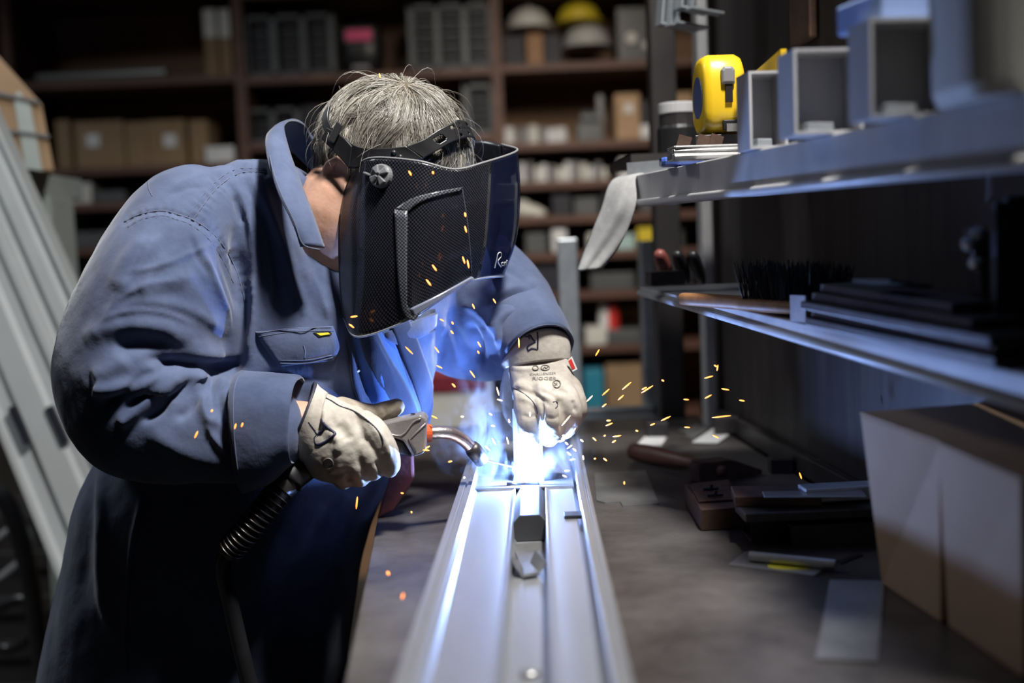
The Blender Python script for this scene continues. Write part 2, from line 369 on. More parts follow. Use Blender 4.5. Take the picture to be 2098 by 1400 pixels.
# shelves: front lip corners from near (n) to far (f)
def shelf(nt, nb, ft, fb, back, lipmat, name):
    nt, nb, ft, fb = map(np.array, (nt, nb, ft, fb))
    t = np.array([.006, 0, 0]); 
    lip = hexa([nb, nb + t, fb + t, fb], [nt, nt + t, ft + t, ft])
    flo_n = nt + np.array([0, 0, -.004]); flo_f = ft + np.array([0, 0, -.004])
    bn = np.array([back(flo_n[1]), flo_n[1], flo_n[2]]); bf = np.array([back(flo_f[1]), flo_f[1], flo_f[2]])
    d = np.array([0, 0, .004]); k = np.array([.006, 0, 0])
    fl = hexa([flo_n + k, bn, bf, flo_f + k], [flo_n + k + d, bn + d, bf + d, flo_f + k + d])
    a = obj('front_lip', lip, lipmat, rk, bevel=.0015); a['label'] = name
    obj('shelf_board', fl, lipmat, rk)
    obj('lip_bead', tube([nb + np.array([-.001, 0, .0045]), fb + np.array([-.001, 0, .0045])], .0046, 10), lipmat, rk, smooth=True)
    k2 = np.array([.035, 0, 0]); e = np.array([0, 0, .004])
    obj('lip_flange', hexa([nb + t, nb + t + k2, fb + t + k2, fb + t], [nb + t + e, nb + t + k2 + e, fb + t + k2 + e, fb + t + e]), lipmat, rk)
wallx = lambda y: bench_pt(W0, y)[0]
def ext(far, near, s): far = np.array(far); near = np.array(near); return near + (near - far) * s
uft, ufb = at(1290, 362, 1.62), at(1290, 424, 1.62)
unt, unb = at(2098, 192, .80), at(2098, 345, .80)
shelf(ext(uft, unt, .35), ext(ufb, unb, .35), uft, ufb, wallx, M_lip, 'upper shelf lip of scuffed grey steel')
lft, lfb = at(1312, 588, 1.66), at(1312, 606, 1.66)
lnt, lnb = at(2098, 766, .86), at(2098, 842, .86)
shelf(ext(lft, lnt, .4), ext(lfb, lnb, .4), lft, lfb, wallx, M_lip, 'lower shelf lip with worn bright edge')
def on_upper(px, py_guess, Y):     # height of the upper shelf floor at depth Y
    t = (1.62 - Y) / (1.62 - .80); return uft[2] * (1 - t) + unt[2] * t
def on_lower(Y):
    t = (1.66 - Y) / (1.66 - .86); return lft[2] * (1 - t) + lnt[2] * t

# ------------------------------------------------------------------ aluminium door frame on the bench
FD = nrm([.0253, 1, 0]); FN = np.array([FD[1], -FD[0], 0]); FAX = np.array([FN, FD, [0, 0, 1]])
FZ = .95; FW = .162
def fr(s, y, z): return np.array([-.109, 0, 0]) + FN * (s * FW) + FD * y + np.array([0, 0, z])
df = empty('door_frame', fr(.5, 1.3, BZ), 'long silver aluminium door frame section lying on the workbench under the weld', 'door frame')
prof = [(0, BZ), (0, FZ), (.045, FZ), (.05, FZ - .003), (.058, FZ - .003), (.063, FZ), (.10, FZ), (.108, FZ - .010), (.128, FZ - .013), (.40, FZ - .013), (.425, FZ - .011), (.432, FZ - .013), (.437, FZ - .036), (.452, FZ - .040),
        (.645, FZ - .040), (.655, FZ - .036), (.660, FZ - .013), (.668, FZ - .011), (.69, FZ - .013), (.878, FZ - .013), (.885, FZ - .020), (.91, FZ - .020), (.915, FZ), (.955, FZ), (.96, FZ - .003), (.968, FZ - .003), (.973, FZ), (1, FZ), (1, BZ),
        (.98, BZ), (.98, FZ - .024), (.67, FZ - .024), (.66, BZ + .002), (.44, BZ + .002), (.43, FZ - .024), (.02, FZ - .024), (.02, BZ)]
rings = [[fr(s, y, z) for s, z in prof] for y in (.30, 1.40, 2.27)]
obj('extrusion', loft(rings), M_alu, df, bevel=.0008)
obj('end_plate', box(fr(.32, 1.80, FZ + .006), (.066, .004, .062), FAX), M_rackg, df, bevel=.0008)  # shade of the smoke put into a darker steel on both end plates
obj('end_plate', box(fr(.80, 1.80, FZ - .0), (.05, .004, .05), FAX), M_rackg, df, bevel=.0008)
obj('rail_upstand', box(fr(.045, 2.2, FZ + .02), (.012, .10, .05), FAX), M_alu, df, bevel=.0008)
cr = tube([fr(.56, .865, FZ - .0385 + h) for h in (0, .0025, .0035)], [.0085, .007, .002], 16); obj('rivet', cr, M_plate, df, smooth=True)
# plate being welded across the frame and bar held upright on it
wp = empty('cross_plate', fr(.5, 1.47, FZ - .013), 'thin steel cross plate bridging the door frame at the bright weld', 'plate')
obj('plate_sheet', box(fr(.50, 1.475, FZ - .0115), (.126, .085, .003), FAX), M_plate, wp, bevel=.0006)
obj('weld_bead', tube(spline([fr(s, 1.447 + .001 * math.sin(s * 90), FZ - .0085) for s in np.linspace(.36, .62, 14)], 3), .0026, 8), M_darkst, wp, smooth=True)
hb = tag(obj('held_bar', box(at(1082, 915, 1.464) + np.array([0, 0, .002]), (.0385, .005, .098), FAX), M_plate, bevel=.001), 'upright flat steel bar pinched by the left glove at the weld', 'steel bar')
# loose pieces lying in the frame channel
ch0, ch1 = fr(.555, 1.14, FZ - .040), fr(.545, 1.40, FZ - .040)
def chan(y): c = fr(.55, y, FZ - .0395); return [c + FN * a * .0205 + np.array([0, 0, z]) for a, z in ((-1, 0), (1, 0), (1, .020), (.55, .030), (-.55, .030), (-1, .020))]
tag(obj('channel_offcut', loft([chan(1.275), chan(1.44)]), mat('grey_painted_steel', (.045, .047, .052), .62, var=.1), bevel=.001), 'dark grey six-sided channel offcut lying in the frame groove', 'metal offcut')
cl = empty('bent_clip', fr(.55, 1.10, FZ - .04), 'small folded sheet metal clip with two raised wings in the frame groove', 'clip')
c0, c1, c2, c3 = at(1048, 1118, 1.125), at(1115, 1112, 1.125), at(1108, 1175, 1.045), at(1070, 1180, 1.045)
base_z = FZ - .0385
def dz(p, z): return np.array([p[0], p[1], z])
t_ = np.array([0, 0, .0015])
bq = [atz(1050, 1118, base_z), atz(1111, 1114, base_z), atz(1106, 1168, base_z), atz(1072, 1172, base_z)]
obj('clip_base', hexa(bq[::-1], [p + t_ for p in bq[::-1]]), M_plate, cl)
for c4 in (((1066, 1150, 0), (1073, 1183, 0), (1046, 1142, .020), (1040, 1134, .020)), ((1100, 1178, 0), (1084, 1158, 0), (1096, 1128, .016), (1121, 1152, .016))):
    pw = [atz(x, y, base_z + h_) for x, y, h_ in c4]; nn = nrm(np.cross(pw[1] - pw[0], pw[3] - pw[0])) * .0014
    obj('clip_wing', hexa(pw, [p + nn for p in pw]), M_plate, cl)
bfq = [atz(1073, 1158, base_z + .0015), atz(1084, 1158, base_z + .0015), atz(1104, 1178, base_z + .002), atz(1072, 1183, base_z + .002)]
obj('clip_fold', hexa(bfq[::-1], [p + np.array([0, 0, .003]) for p in bfq[::-1]]), M_plate, cl)
tag(obj('magnet_strip', box(at(1180, 1053, 1.27) * [1, 1, 0] + np.array([0, 0, FZ - .011]), (.027, .022, .004), FAX), M_black, bevel=.0006), 'small black magnet strip stuck on the right side of the frame', 'magnet')

# ------------------------------------------------------------------ the welder
HC = at(790, 356, 1.48)                                   # head centre
HU = nrm([.45, -.25, .86]); HF = np.array([.75, -.35, -.5]); HF = nrm(HF - HU * (HF @ HU)); HR = np.cross(HF, HU)
def hd(f, r, u): return HC + HF * f + HR * r + HU * u
HAX = np.array([HF, HR, HU])
torso_rings = [  # left silhouette, right silhouette, half depth
    ((590, 330, 1.50), (735, 440, 1.50), .060),
    ((470, 335, 1.47), (830, 450, 1.55), .082),
    ((330, 400, 1.46), (930, 520, 1.60), .110),
    ((275, 500, 1.48), (935, 590, 1.60), .135),
    ((290, 640, 1.50), (905, 680, 1.57), .150),
    ((265, 800, 1.52), (880, 800, 1.57), .155),
    ((215, 920, 1.54), (835, 920, 1.57), .160),
    ((172, 1010, 1.56), (775, 1040, 1.57), .165),
    ((145, 1130, 1.57), (745, 1130, 1.58), .165),
    ((118, 1250, 1.58), (725, 1240, 1.59), .165),
    ((96, 1350, 1.59), (712, 1340, 1.60), .165),
    ((92, 1385, 1.59), (706, 1385, 1.60), .160)]
def interp_rings(rows, k):
    A = np.array([[*l, *r, b] for l, r, b in rows], float); S = spline(A, k)
    return [ringpx(s[:3], s[3:6], s[6], 48, 2.4) for s in S]
torso = loft(interp_rings(torso_rings, 4))
rarm = [(455, 425, 1.44, 85), (400, 450, 1.42, 118), (362, 520, 1.41, 142), (330, 610, 1.40, 160), (300, 700, 1.40, 168), (282, 780, 1.39, 166), (290, 840, 1.385, 148), (345, 868, 1.38, 128), (420, 878, 1.375, 115), (490, 885, 1.37, 106), (535, 886, 1.365, 100)]
larm = [(850, 500, 1.62, 90), (930, 540, 1.62, 108), (995, 600, 1.59, 112), (1040, 645, 1.56, 108), (1080, 685, 1.52, 88), (1098, 705, 1.50, 74)]
larm2 = [(880, 640, 1.60, 90), (945, 690, 1.60, 88), (1010, 715, 1.58, 70), (1060, 715, 1.55, 60)]
lsh = ball(at(900, 520, 1.61), .075)
V, Fc, N = union([torso, chain(rarm, 28), chain(larm, 24), chain(larm2, 20), lsh], .0030, 26)
fold_list = [
    # neck opening
    ([(645, 380), (672, 440), (694, 500), (704, 535)], 27, -.065),
    # right sleeve, elbow fan of folds
    ([(262, 730), (225, 760), (185, 775)], 22, .007), ([(345, 735), (290, 785), (215, 800), (190, 795)], 15, .010), ([(385, 755), (330, 800), (265, 855), (240, 868)], 15, .011),
    ([(420, 750), (380, 790), (335, 840)], 13, .008), ([(405, 750), (410, 800), (425, 855), (450, 870)], 14, .008), ([(455, 765), (460, 810), (470, 850)], 12, .006),
    ([(365, 745), (300, 770), (240, 815), (205, 830)], 10, -.008), ([(395, 770), (340, 830), (290, 865)], 9, -.009), ([(430, 780), (395, 830), (360, 860)], 10, -.006),
    ([(300, 735), (370, 745), (440, 752), (490, 748)], 13, -.016),
    ([(330, 700), (400, 725), (470, 735)], 22, .008), ([(170, 700), (230, 672), (310, 668), (400, 690)], 22, .007), ([(230, 710), (310, 705), (400, 725)], 18, -.008),
    # fine creases
    ([(270, 560), (330, 545), (390, 520), (440, 500)], 6, .0022), ([(240, 620), (300, 585), (360, 575)], 6, .002), ([(210, 660), (260, 640), (330, 640), (400, 665)], 6, .0025), ([(420, 520), (440, 580), (470, 650)], 6, .003), ([(445, 545), (462, 610), (478, 670)], 5, -.0025), ([(390, 480), (400, 520), (430, 570)], 6, -.002), ([(300, 500), (280, 540), (262, 580)], 5, -.002),
    ([(490, 370), (520, 440), (545, 540), (552, 640)], 5, .0025), ([(515, 365), (548, 430), (575, 520), (590, 620)], 5, .0022), ([(535, 430), (560, 520), (575, 640)], 5, -.002), ([(560, 370), (590, 440), (625, 530)], 5, .002), ([(600, 560), (615, 610), (622, 660)], 5, .0018), ([(640, 560), (660, 610), (672, 655)], 5, .0018),
    ([(420, 335), (470, 330), (520, 338)], 5, .0016), ([(360, 380), (410, 360), (450, 355)], 6, .0016), ([(345, 400), (390, 385), (430, 385)], 5, -.0012),
    ([(470, 790), (450, 820), (455, 870)], 6, -.004), ([(485, 780), (478, 830), (490, 880)], 5, .003), ([(440, 760), (432, 800), (436, 850)], 5, -.004), ([(420, 870), (440, 900), (470, 930)], 8, .004), ([(300, 880), (360, 920), (430, 950), (490, 960)], 20, .004),
    # upper sleeve and shoulder
    ([(300, 480), (260, 540), (240, 600)], 18, .005), ([(330, 480), (300, 520), (255, 590), (215, 660)], 12, .004), ([(400, 470), (420, 540), (460, 620), (480, 690)], 16, .005), ([(450, 500), (470, 570), (490, 640)], 10, -.005),
    ([(250, 600), (320, 590), (400, 560)], 16, .004), ([(200, 650), (300, 620), (400, 640), (470, 690)], 14, .004),
    ([(345, 520), (310, 560), (290, 610)], 10, .003),
    # armpit valley and chest
    ([(480, 480), (495, 560), (500, 640), (485, 740), (470, 770)], 13, -.014), ([(515, 560), (516, 640), (508, 740)], 9, .008), ([(505, 420), (515, 480), (520, 560), (522, 660)], 6, .004),
    ([(470, 360), (500, 420), (520, 500), (525, 600)], 8, .004), ([(530, 360), (560, 440), (590, 540), (600, 640)], 9, .004), ([(505, 380), (540, 470), (560, 580), (565, 640)], 7, -.003), ([(480, 400), (500, 460)], 8, -.004), ([(550, 420), (580, 500), (610, 600), (630, 650)], 7, .003),
    ([(620, 540), (650, 600), (680, 650)], 14, .004), ([(575, 390), (600, 460), (640, 540)], 8, -.006), ([(500, 330), (470, 345), (420, 365)], 10, .003), ([(560, 325), (500, 330), (430, 340)], 9, .003),
    # below the arm
    ([(700, 700), (720, 780), (735, 880), (735, 1000)], 14, .006), ([(530, 770), (620, 775), (700, 780)], 12, -.004), ([(640, 960), (560, 1090), (500, 1250)], 30, .008), ([(700, 1010), (640, 1120), (560, 1250)], 26, -.008),
    ([(720, 1100), (640, 1230), (590, 1380)], 24, .007), ([(205, 950), (205, 1080), (210, 1220), (230, 1300)], 12, .006), ([(190, 960), (180, 1100), (165, 1250)], 16, -.005), ([(290, 1020), (265, 1160), (255, 1380)], 5, .003),
    ([(740, 690), (770, 760), (800, 850)], 12, .008), ([(715, 680), (735, 760), (760, 830)], 12, -.010),
    # left sleeve
    ([(985, 570), (1010, 600), (1060, 590), (1100, 580)], 11, .006), ([(950, 620), (985, 640), (1020, 680), (1030, 720)], 11, .008), ([(985, 640), (1010, 620), (1070, 610), (1125, 640)], 9, -.006), ([(900, 660), (930, 700), (945, 760)], 12, .007),
    ([(1000, 680), (1050, 640), (1130, 650)], 10, .004), ([(960, 660), (980, 700), (985, 750)], 9, -.008), ([(885, 640), (900, 690), (895, 750)], 10, -.007), ([(1010, 545), (1050, 560), (1085, 590)], 8, -.004)]
V = relief(V, N, fold_list)
def pucker(V, N, pts, wd, amp, period):
    X, Y = pix(V); S = spline(np.array(pts, float), 10); idx = np.nonzero((X > S[:, 0].min() - 3 * wd) & (X < S[:, 0].max() + 3 * wd) & (Y > S[:, 1].min() - 3 * wd) & (Y < S[:, 1].max() + 3 * wd) & ((N * (CAM - V)).sum(1) > 0))[0]
    P2 = np.stack([X[idx], Y[idx]], 1); d2 = ((P2[:, None, :] - S[None]) ** 2).sum(2); k = d2.argmin(1); dist = np.sqrt(d2.min(1))
    arc = np.concatenate([[0], np.cumsum(np.linalg.norm(np.diff(S, axis=0), axis=1))]); V = V.copy()
    g = np.exp(-(dist / wd) ** 2); ph = arc[k] / period * 2 * math.pi; h = amp * g * (np.sin(ph + .8 * np.sin(ph * .37)) * .6 + .4 * np.sin(ph * 1.7)) - amp * 1.4 * np.exp(-(dist / (wd * .28)) ** 2)
    V[idx] += N[idx] * h[:, None]; return V
N = normals(V, Fc)
for pts, wd, amp, per in (([(255, 455), (285, 440), (330, 432), (365, 440), (400, 453), (440, 482), (470, 525), (490, 570), (502, 620)], 15, .0011, 17), ([(395, 452), (420, 415), (450, 380), (490, 355), (530, 352), (548, 356)], 20, .0012, 15)): V = pucker(V, N, pts, wd, amp, per)
N = normals(V, Fc); V = V + N * (vnoise(V, 60, 3) * .0012 + vnoise(V, 150, 5) * .0005)[:, None]
JB = bvh(V, Fc)

# body: head, neck, trunk, arms and legs in one skin
def leg_path(x0, y0, sx): return [np.array([x0, y0, .78]), np.array([x0 + sx * .02, y0 - .03, .48]), np.array([x0 + sx * .03, y0 + .03, .10])]
hipc = at(415, 1385, 1.61)
legs = []
for s in (-1, 1):
    P_ = spline([hipc + [s * .10, 0, 0], hipc + [s * .11, -.02, -.22], hipc + [s * .12, .03, -hipc[2] + .10]], 5); legs.append(P_)
bparts = [ball(hd(0, 0, .012), (.098, .077, .105), HAX, 28, 18), ball(hd(.03, 0, -.055), (.062, .060, .065), HAX), ball(hd(.052, 0, -.088), (.034, .040, .030), HAX),
    ball(hd(.103, 0, -.030), (.016, .011, .014), HAX, 12, 8), tube([hd(.090, 0, .012), hd(.100, 0, -.020)], [.007, .010], 8), ball(hd(.086, .031, -.030), (.018, .020, .016), HAX, 12, 8), ball(hd(.086, -.031, -.030), (.018, .020, .016), HAX, 12, 8),
    ball(hd(.088, .03, .016), (.012, .022, .008), HAX, 12, 8), ball(hd(.088, -.03, .016), (.012, .022, .008), HAX, 12, 8),
    ball(hd(.085, 0, -.062), (.012, .024, .005), HAX, 12, 8), ball(hd(.083, 0, -.073), (.012, .021, .006), HAX, 12, 8),
    tube(spline([hd(-.012, 0.01, -.03), at(702, 425, 1.458), at(676, 490, 1.468), at(660, 560, 1.50)], 4), np.linspace(.060, .062, 13), 20),
    loft([ringpx(l, r, b * .8, 24) for l, r, b in [((520, 420, 1.49), (840, 500, 1.54), .08), ((380, 500, 1.49), (880, 590, 1.58), .10), ((360, 700, 1.52), (840, 720, 1.57), .11), ((330, 900, 1.55), (780, 920, 1.57), .115), ((250, 1150, 1.59), (660, 1150, 1.6), .115), ((220, 1330, 1.6), (610, 1330, 1.61), .115)]]),
    chain([(440, 470, 1.45, 60), (330, 640, 1.42, 75), (300, 800, 1.40, 78), (400, 868, 1.385, 62), (520, 872, 1.375, 52), (612, 868, 1.375, 48), (660, 875, 1.375, 45)], 16),
    chain([(850, 520, 1.61, 60), (960, 600, 1.60, 65), (1050, 660, 1.55, 55), (1100, 720, 1.50, 46), (1112, 790, 1.485, 44)], 16)]
for P_ in legs: bparts.append(tube(P_, np.linspace(.080, .045, len(P_)), 16, round_ends=True))
for s in (1, -1):   # ears
    e = hd(-.012, s * .080, -.022); bparts.append(ball(e, (.018, .007, .032), HAX, 14, 10)); bparts.append(tube(spline([hd(.000, s * .080, -.048), hd(-.022, s * .086, -.030), hd(-.030, s * .090, -.006), hd(-.016, s * .088, .010), hd(.002, s * .082, .004)], 5), .0048, 8, round_ends=True))
bv, bf, _ = union(bparts, .0040, 4)
person = tag(obj('person', (bv, bf), M_skin, None, smooth=True), 'grey-haired person in a blue work jacket, welding helmet and pale gloves bending over the bench', 'person')
for s in (1, -1):
    ey = obj('eyeball', ball(hd(.082, s * .031, -.004), .0115), mat('eye_white', (.7, .68, .66), .2), person, smooth=True)
    obj('iris', ball(hd(.0915, s * .031, -.006), (.003, .0055, .0055), HAX), mat('brown_iris', (.05, .03, .02), .15), ey, smooth=True)
    obj('eyebrow', tube(spline([hd(.094, s * .012, .020), hd(.096, s * .030, .026), hd(.084, s * .048, .020)], 4), .0032, 6), mat('grey_brow', (.25, .22, .18), .8), person, smooth=True)
jacket = obj('jacket', (V, Fc), M_denim, person, smooth=True); jacket['label'] = 'blue cotton drill work jacket'
tr = []
for P_ in legs: tr.append(tube(P_, np.linspace(.115, .080, len(P_)), 20))
tr.append(ball(hipc + [0, 0, .02], (.21, .15, .13)))
tv, tf, tn = union(tr, .009, 4); obj('trousers', (tv + tn * (vnoise(tv, 40, 9) * .004)[:, None], tf), M_denim_dk, person, smooth=True)
for P_ in legs:
    e = P_[-1]
    b = obj('boot', union([tube([e + [0, .02, .06], e + [0, .02, -.02], e + [0, .0, -.05]], [.06, .062, .05], 14), ball(e + [.05, -.06, -.055], (.095, .055, .045), rz(-.9))], .008, 3)[:2], M_black, person, smooth=True)
    obj('sole', box(e + [.045, -.055, -.0895], (.22, .10, .021), rz(-.9)), M_darkst, b, bevel=.008)

# jacket details on its surface
def jseam(pts, r=.0013, m=M_stitch, name='seam', lift=-.0002): return obj(name, seam(JB, pts, r * .62, lift=lift), m, jacket, smooth=True)
jseam([(255, 455), (285, 440), (330, 432), (365, 440), (400, 453), (440, 482), (470, 525), (490, 570), (502, 620)], .0016)
jseam([(262, 466), (290, 450), (332, 442), (362, 450), (394, 462), (430, 492), (458, 535), (478, 580)], .0009)
jseam([(395, 452), (420, 415), (450, 380), (490, 355), (530, 352), (548, 356)], .0014)
jseam([(386, 444), (410, 408), (442, 372), (482, 347), (528, 345)], .0009)
jseam([(302, 372), (306, 390), (312, 402)], .0012); jseam([(300, 978), (285, 1080), (268, 1180), (260, 1300), (262, 1390)], .0010, M_denim_dk)
# pocket flaps
def flap(A, C, tagpx=None):
    f = obj('pocket_flap', strip(JB, A, C, 26, 12, .0015, .0028, .003), M_denim, jacket, smooth=True)
    fb = bvh(*[np.array([v.co[:] for v in f.data.vertices]), [tuple(p.vertices) for p in f.data.polygons]])
    return f, fb
fl1, fb1 = flap([(523, 680), (535, 700), (555, 728), (572, 750)], [(682, 668), (690, 690), (696, 715), (684, 738)])
for A in ([(528, 683), (600, 673), (680, 671)], [(530, 690), (600, 680), (684, 678)], [(574, 745), (630, 744), (682, 733)], [(573, 739), (630, 738), (680, 728)]): obj('stitch_line', seam(fb1, A, .0006), M_stitch, fl1, smooth=True)
obj('buttonhole', seam(fb1, [(622, 708), (625, 720), (624, 733)], .0009), M_stitch, fl1)
lb = obj('fabric_label', strip(fb1, [(642, 682), (653, 691)], [(676, 680), (680, 684)], 6, 4, .0004, .0006), M_black, fl1)
obj('label_print', strip(fb1, [(648, 683.5), (656, 688)], [(672, 681.5), (677, 685)], 6, 4, .0012, .0004), mat('label_yellow', (.75, .65, .03), .6), lb)
fl2, fb2 = flap([(786, 682), (790, 694), (806, 704), (822, 707)], [(892, 640), (892, 656), (888, 672), (878, 682)])
# front opening: open shirt, folded facing, placket
sh = obj('shirt_front', strip(JB, [(712, 625), (722, 720), (735, 790), (760, 850), (790, 880)], [(785, 620), (815, 720), (838, 790), (862, 850), (866, 880)], 30, 14, .0, .0012, .006), M_shirt, jacket, smooth=True)
SB = bvh(np.array([v.co[:] for v in sh.data.vertices]), [tuple(p.vertices) for p in sh.data.polygons])
obj('jacket_facing', strip(JB, [(718, 620), (748, 725), (775, 790), (802, 848), (812, 880)], [(742, 616), (788, 715), (826, 780), (850, 840), (858, 880)], 30, 8, .002, .002, .007), M_denim_dk, jacket, smooth=True)
obj('placket', strip(JB, [(780, 620), (812, 705), (842, 780), (868, 860), (872, 900)], [(815, 612), (850, 695), (872, 760), (888, 820), (880, 870)], 30, 8, .003, .003, .002), M_denim_dk, jacket, smooth=True)
obj('button_band', strip(JB, [(700, 630), (712, 720), (722, 790), (744, 850), (760, 880)], [(716, 630), (728, 720), (742, 780), (766, 840), (786, 880)], 30, 6, .003, .0025), M_denim_dk, jacket, smooth=True)
pb, nb_ = hits(SB, [(733, 757)], 1.4)
obj('button', ball(pb[0] + nb_[0] * .004, (.0055, .0055, .003), None, 14, 8), M_cream, jacket, smooth=True)
# collar
def ribbon(top, bot, k=8, nv=8, bulge=.0):
    A = spline([at(*p) for p in top], k); C = spline([at(*p) for p in bot], k); g = []
    for i in range(len(A)):
        for t in np.linspace(0, 1, nv): g.append(A[i] * (1 - t) + C[i] * t + np.array([0, -1, .3]) * bulge * math.sin(math.pi * t))
    return g, [(i * nv + j, i * nv + j + 1, (i + 1) * nv + j + 1, (i + 1) * nv + j) for i in range(len(A) - 1) for j in range(nv - 1)]
collar = obj('collar', ribbon([(664, 508, 1.365), (640, 440, 1.372), (614, 372, 1.385), (592, 310, 1.41), (582, 262, 1.45), (597, 246, 1.51), (622, 254, 1.57), (645, 285, 1.61), (700, 340, 1.64)],
    [(616, 506, 1.350), (598, 455, 1.345), (572, 400, 1.350), (553, 345, 1.372), (544, 290, 1.42), (558, 270, 1.50), (580, 290, 1.58), (620, 330, 1.63), (690, 390, 1.66)], 8, 8, .006), M_denim, jacket, smooth=True, solid=.0035, offset=0)
obj('collar_stitch', tube(spline([at(*p) for p in [(655, 512, 1.351), (620, 500, 1.343), (603, 455, 1.339), (577, 400, 1.343), (558, 345, 1.364), (549, 292, 1.412)]], 6), .0008, 6), M_stitch, collar, smooth=True)
# sleeve cuffs
def cuff(name, rows, p, th=.0035):
    A = np.array([[*l, *r, b] for l, r, b in rows], float); S = spline(A, 5)
    rg = [ringpx(s[:3], s[3:6], s[6], 48, p, up=(1, 0, .05)) for s in S]
    v, f = loft(rg, caps=False); v = np.array(v); n_ = normals(v, f); v = v + n_ * (vnoise(v, 120, 4) * .0012)[:, None]
    return obj(name, (v, f), M_denim, jacket, smooth=True, solid=th, offset=0), rg
c1, cr1 = cuff('sleeve_cuff', [((488, 763, 1.365), (508, 1003, 1.365), .066), ((545, 768, 1.36), (556, 985, 1.36), .066), ((600, 772, 1.358), (598, 950, 1.358), .060), ((612, 778, 1.358), (606, 944, 1.358), .057)], 2.6)
obj('cuff_stitch', tube(np.array(ringpx((499, 763, 1.365), (517, 1000, 1.365), .0685, 48, 2.6, up=(1, 0, .05))), .0008, 5, caps=False), M_stitch, c1, smooth=True)
def cuff_at(rows, m=M_denim, th=.0035, name='sleeve_cuff', parent=None, p=2.0):
    rg = []
    A = np.array([[*at(*l), *at(*r), *at(*q)] for l, r, q in rows]); S = spline(A, 6) if len(A) > 2 else spline(A, 8)
    for x in S: c = (x[:3] + x[3:6]) / 2; rg.append(ell(c, (x[3:6] - x[:3]) / 2, x[6:9] - c, 48, p))
    v, f = loft(rg, caps=False); v = np.array(v); n_ = normals(v, f); v = v + n_ * (vnoise(v, 130, 4) * .0010)[:, None]
    return obj(name, (v, f), m, parent, smooth=True, solid=th, offset=0), rg
c2, cr2 = cuff_at([((985, 690, 1.545), (1118, 600, 1.545), (1040, 610, 1.50)), ((1012, 722, 1.52), (1150, 645, 1.52), (1072, 640, 1.468)), ((1036, 752, 1.49), (1172, 700, 1.49), (1096, 672, 1.440))], parent=jacket)
obj('cuff_stitch', tube(np.array([p * .93 + q * .07 for p, q in zip(cr2[-1], cr2[-3])]) + np.array([0, -.002, 0]), .0008, 5, caps=False), M_stitch, c2, smooth=True)

# ------------------------------------------------------------------ hair
hair_cols = np.array([(.33, .30, .25), (.46, .43, .38), (.22, .195, .16), (.12, .10, .08), (.58, .56, .51), (.06, .05, .04)])
SCR = np.array([.100, .079, .107])
def scalp(d, off=0.0):             # d: unit dir in head frame (f, r, u)
    return d * (SCR + off)[None, :] + np.array([0, 0, .012])
Mh = bpy.data.materials.new('grey_blond_hair'); Mh.use_nodes = True; _b = Mh.node_tree.nodes['Principled BSDF']
_a = Mh.node_tree.nodes.new('ShaderNodeAttribute'); _a.attribute_name = 'strand'; Mh.node_tree.links.new(_a.outputs['Color'], _b.inputs['Base Color'])
_b.inputs['Roughness'].default_value = .36; _b.inputs['Specular IOR Level'].default_value = .6
whorl = nrm([-.10, .20, .95]); NS = 21000; NT = 8
def has_hair(d):
    f, r, u = d[:, 0], d[:, 1], d[:, 2]
    ok = (u > -.05) & (f < .82) & ~((f > .55) & (u < .38))
    ok |= (f < -.02) & (u > -.72) & ~((np.abs(r) > .75) & (u < -.25))
    ok &= ~((np.abs(r) > .78) & (u < -.02) & (f > -.20))
    return ok
D0 = RNG.normal(size=(120000, 3)); D0 = nrm_rows(D0); D0 = D0[has_hair(D0)][:NS]; n0 = len(D0)
NCL = 520; cdir = nrm_rows(RNG.normal(size=(NCL, 3))); near = np.argmax(D0 @ cdir.T, axis=1); clump = RNG.normal(size=(NCL, 3))[near]
flow = D0 - whorl; flow -= D0 * (flow * D0).sum(1)[:, None]; flow = nrm_rows(flow + 1e-4)
grav = np.array([HF @ [0, 0, -1], HR @ [0, 0, -1], HU @ [0, 0, -1]])
tang = flow + .80 * (clump - D0 * (clump * D0).sum(1)[:, None]) * .6 + .16 * RNG.normal(size=(n0, 3)) + .25 * grav
tang -= D0 * (tang * D0).sum(1)[:, None]; tang = nrm_rows(tang)
top = np.clip(D0[:, 2] * 1.2 + .2, 0, 1); Ln = (.030 + .042 * top) * RNG.uniform(.7, 1.15, n0)
lift_max = (.004 + .009 * top) * RNG.uniform(.4, 1.3, n0); wild = RNG.random(n0) < .008; lift_max[wild] *= 2.4; Ln[wild] *= 1.25
pos = scalp(D0); dirv = tang.copy(); paths = [pos.copy()]
for s in range(1, NT):
    t = s / (NT - 1); pos = pos + dirv * (Ln / (NT - 1))[:, None]
    dd = nrm_rows((pos - [0, 0, .012]) / SCR); h = lift_max * (math.sin(min(1, t * 1.3) * math.pi / 2) - .35 * t * t) + .0015
    pos = scalp(dd) + dd * h[:, None]
    dirv = dirv + .10 * grav + .06 * (clump); dirv -= dd * (dirv * dd).sum(1)[:, None]; dirv = nrm_rows(dirv); paths.append(pos.copy())
PH = np.stack(paths, 1)
cnt = np.maximum(1, np.bincount(near, minlength=NCL))[:, None, None]; mean = np.zeros((NCL, NT, 3)); np.add.at(mean, near, PH); mean /= cnt
blend = (.62 * np.linspace(0, 1, NT) ** 1.2)[None, :, None] * np.where(wild, .2, 1.0)[:, None, None]; PH = PH * (1 - blend) + mean[near] * blend
rr_ = np.linalg.norm((PH - [0, 0, .012]) / SCR, axis=2); PH = np.where((rr_ < 1.02)[:, :, None], [0, 0, .012] + (PH - [0, 0, .012]) / rr_[:, :, None] * 1.03, PH)
W = HC + PH @ HAX           # n0 x NT x 3
T = np.gradient(W, axis=1); T /= np.linalg.norm(T, axis=2)[:, :, None] + 1e-12
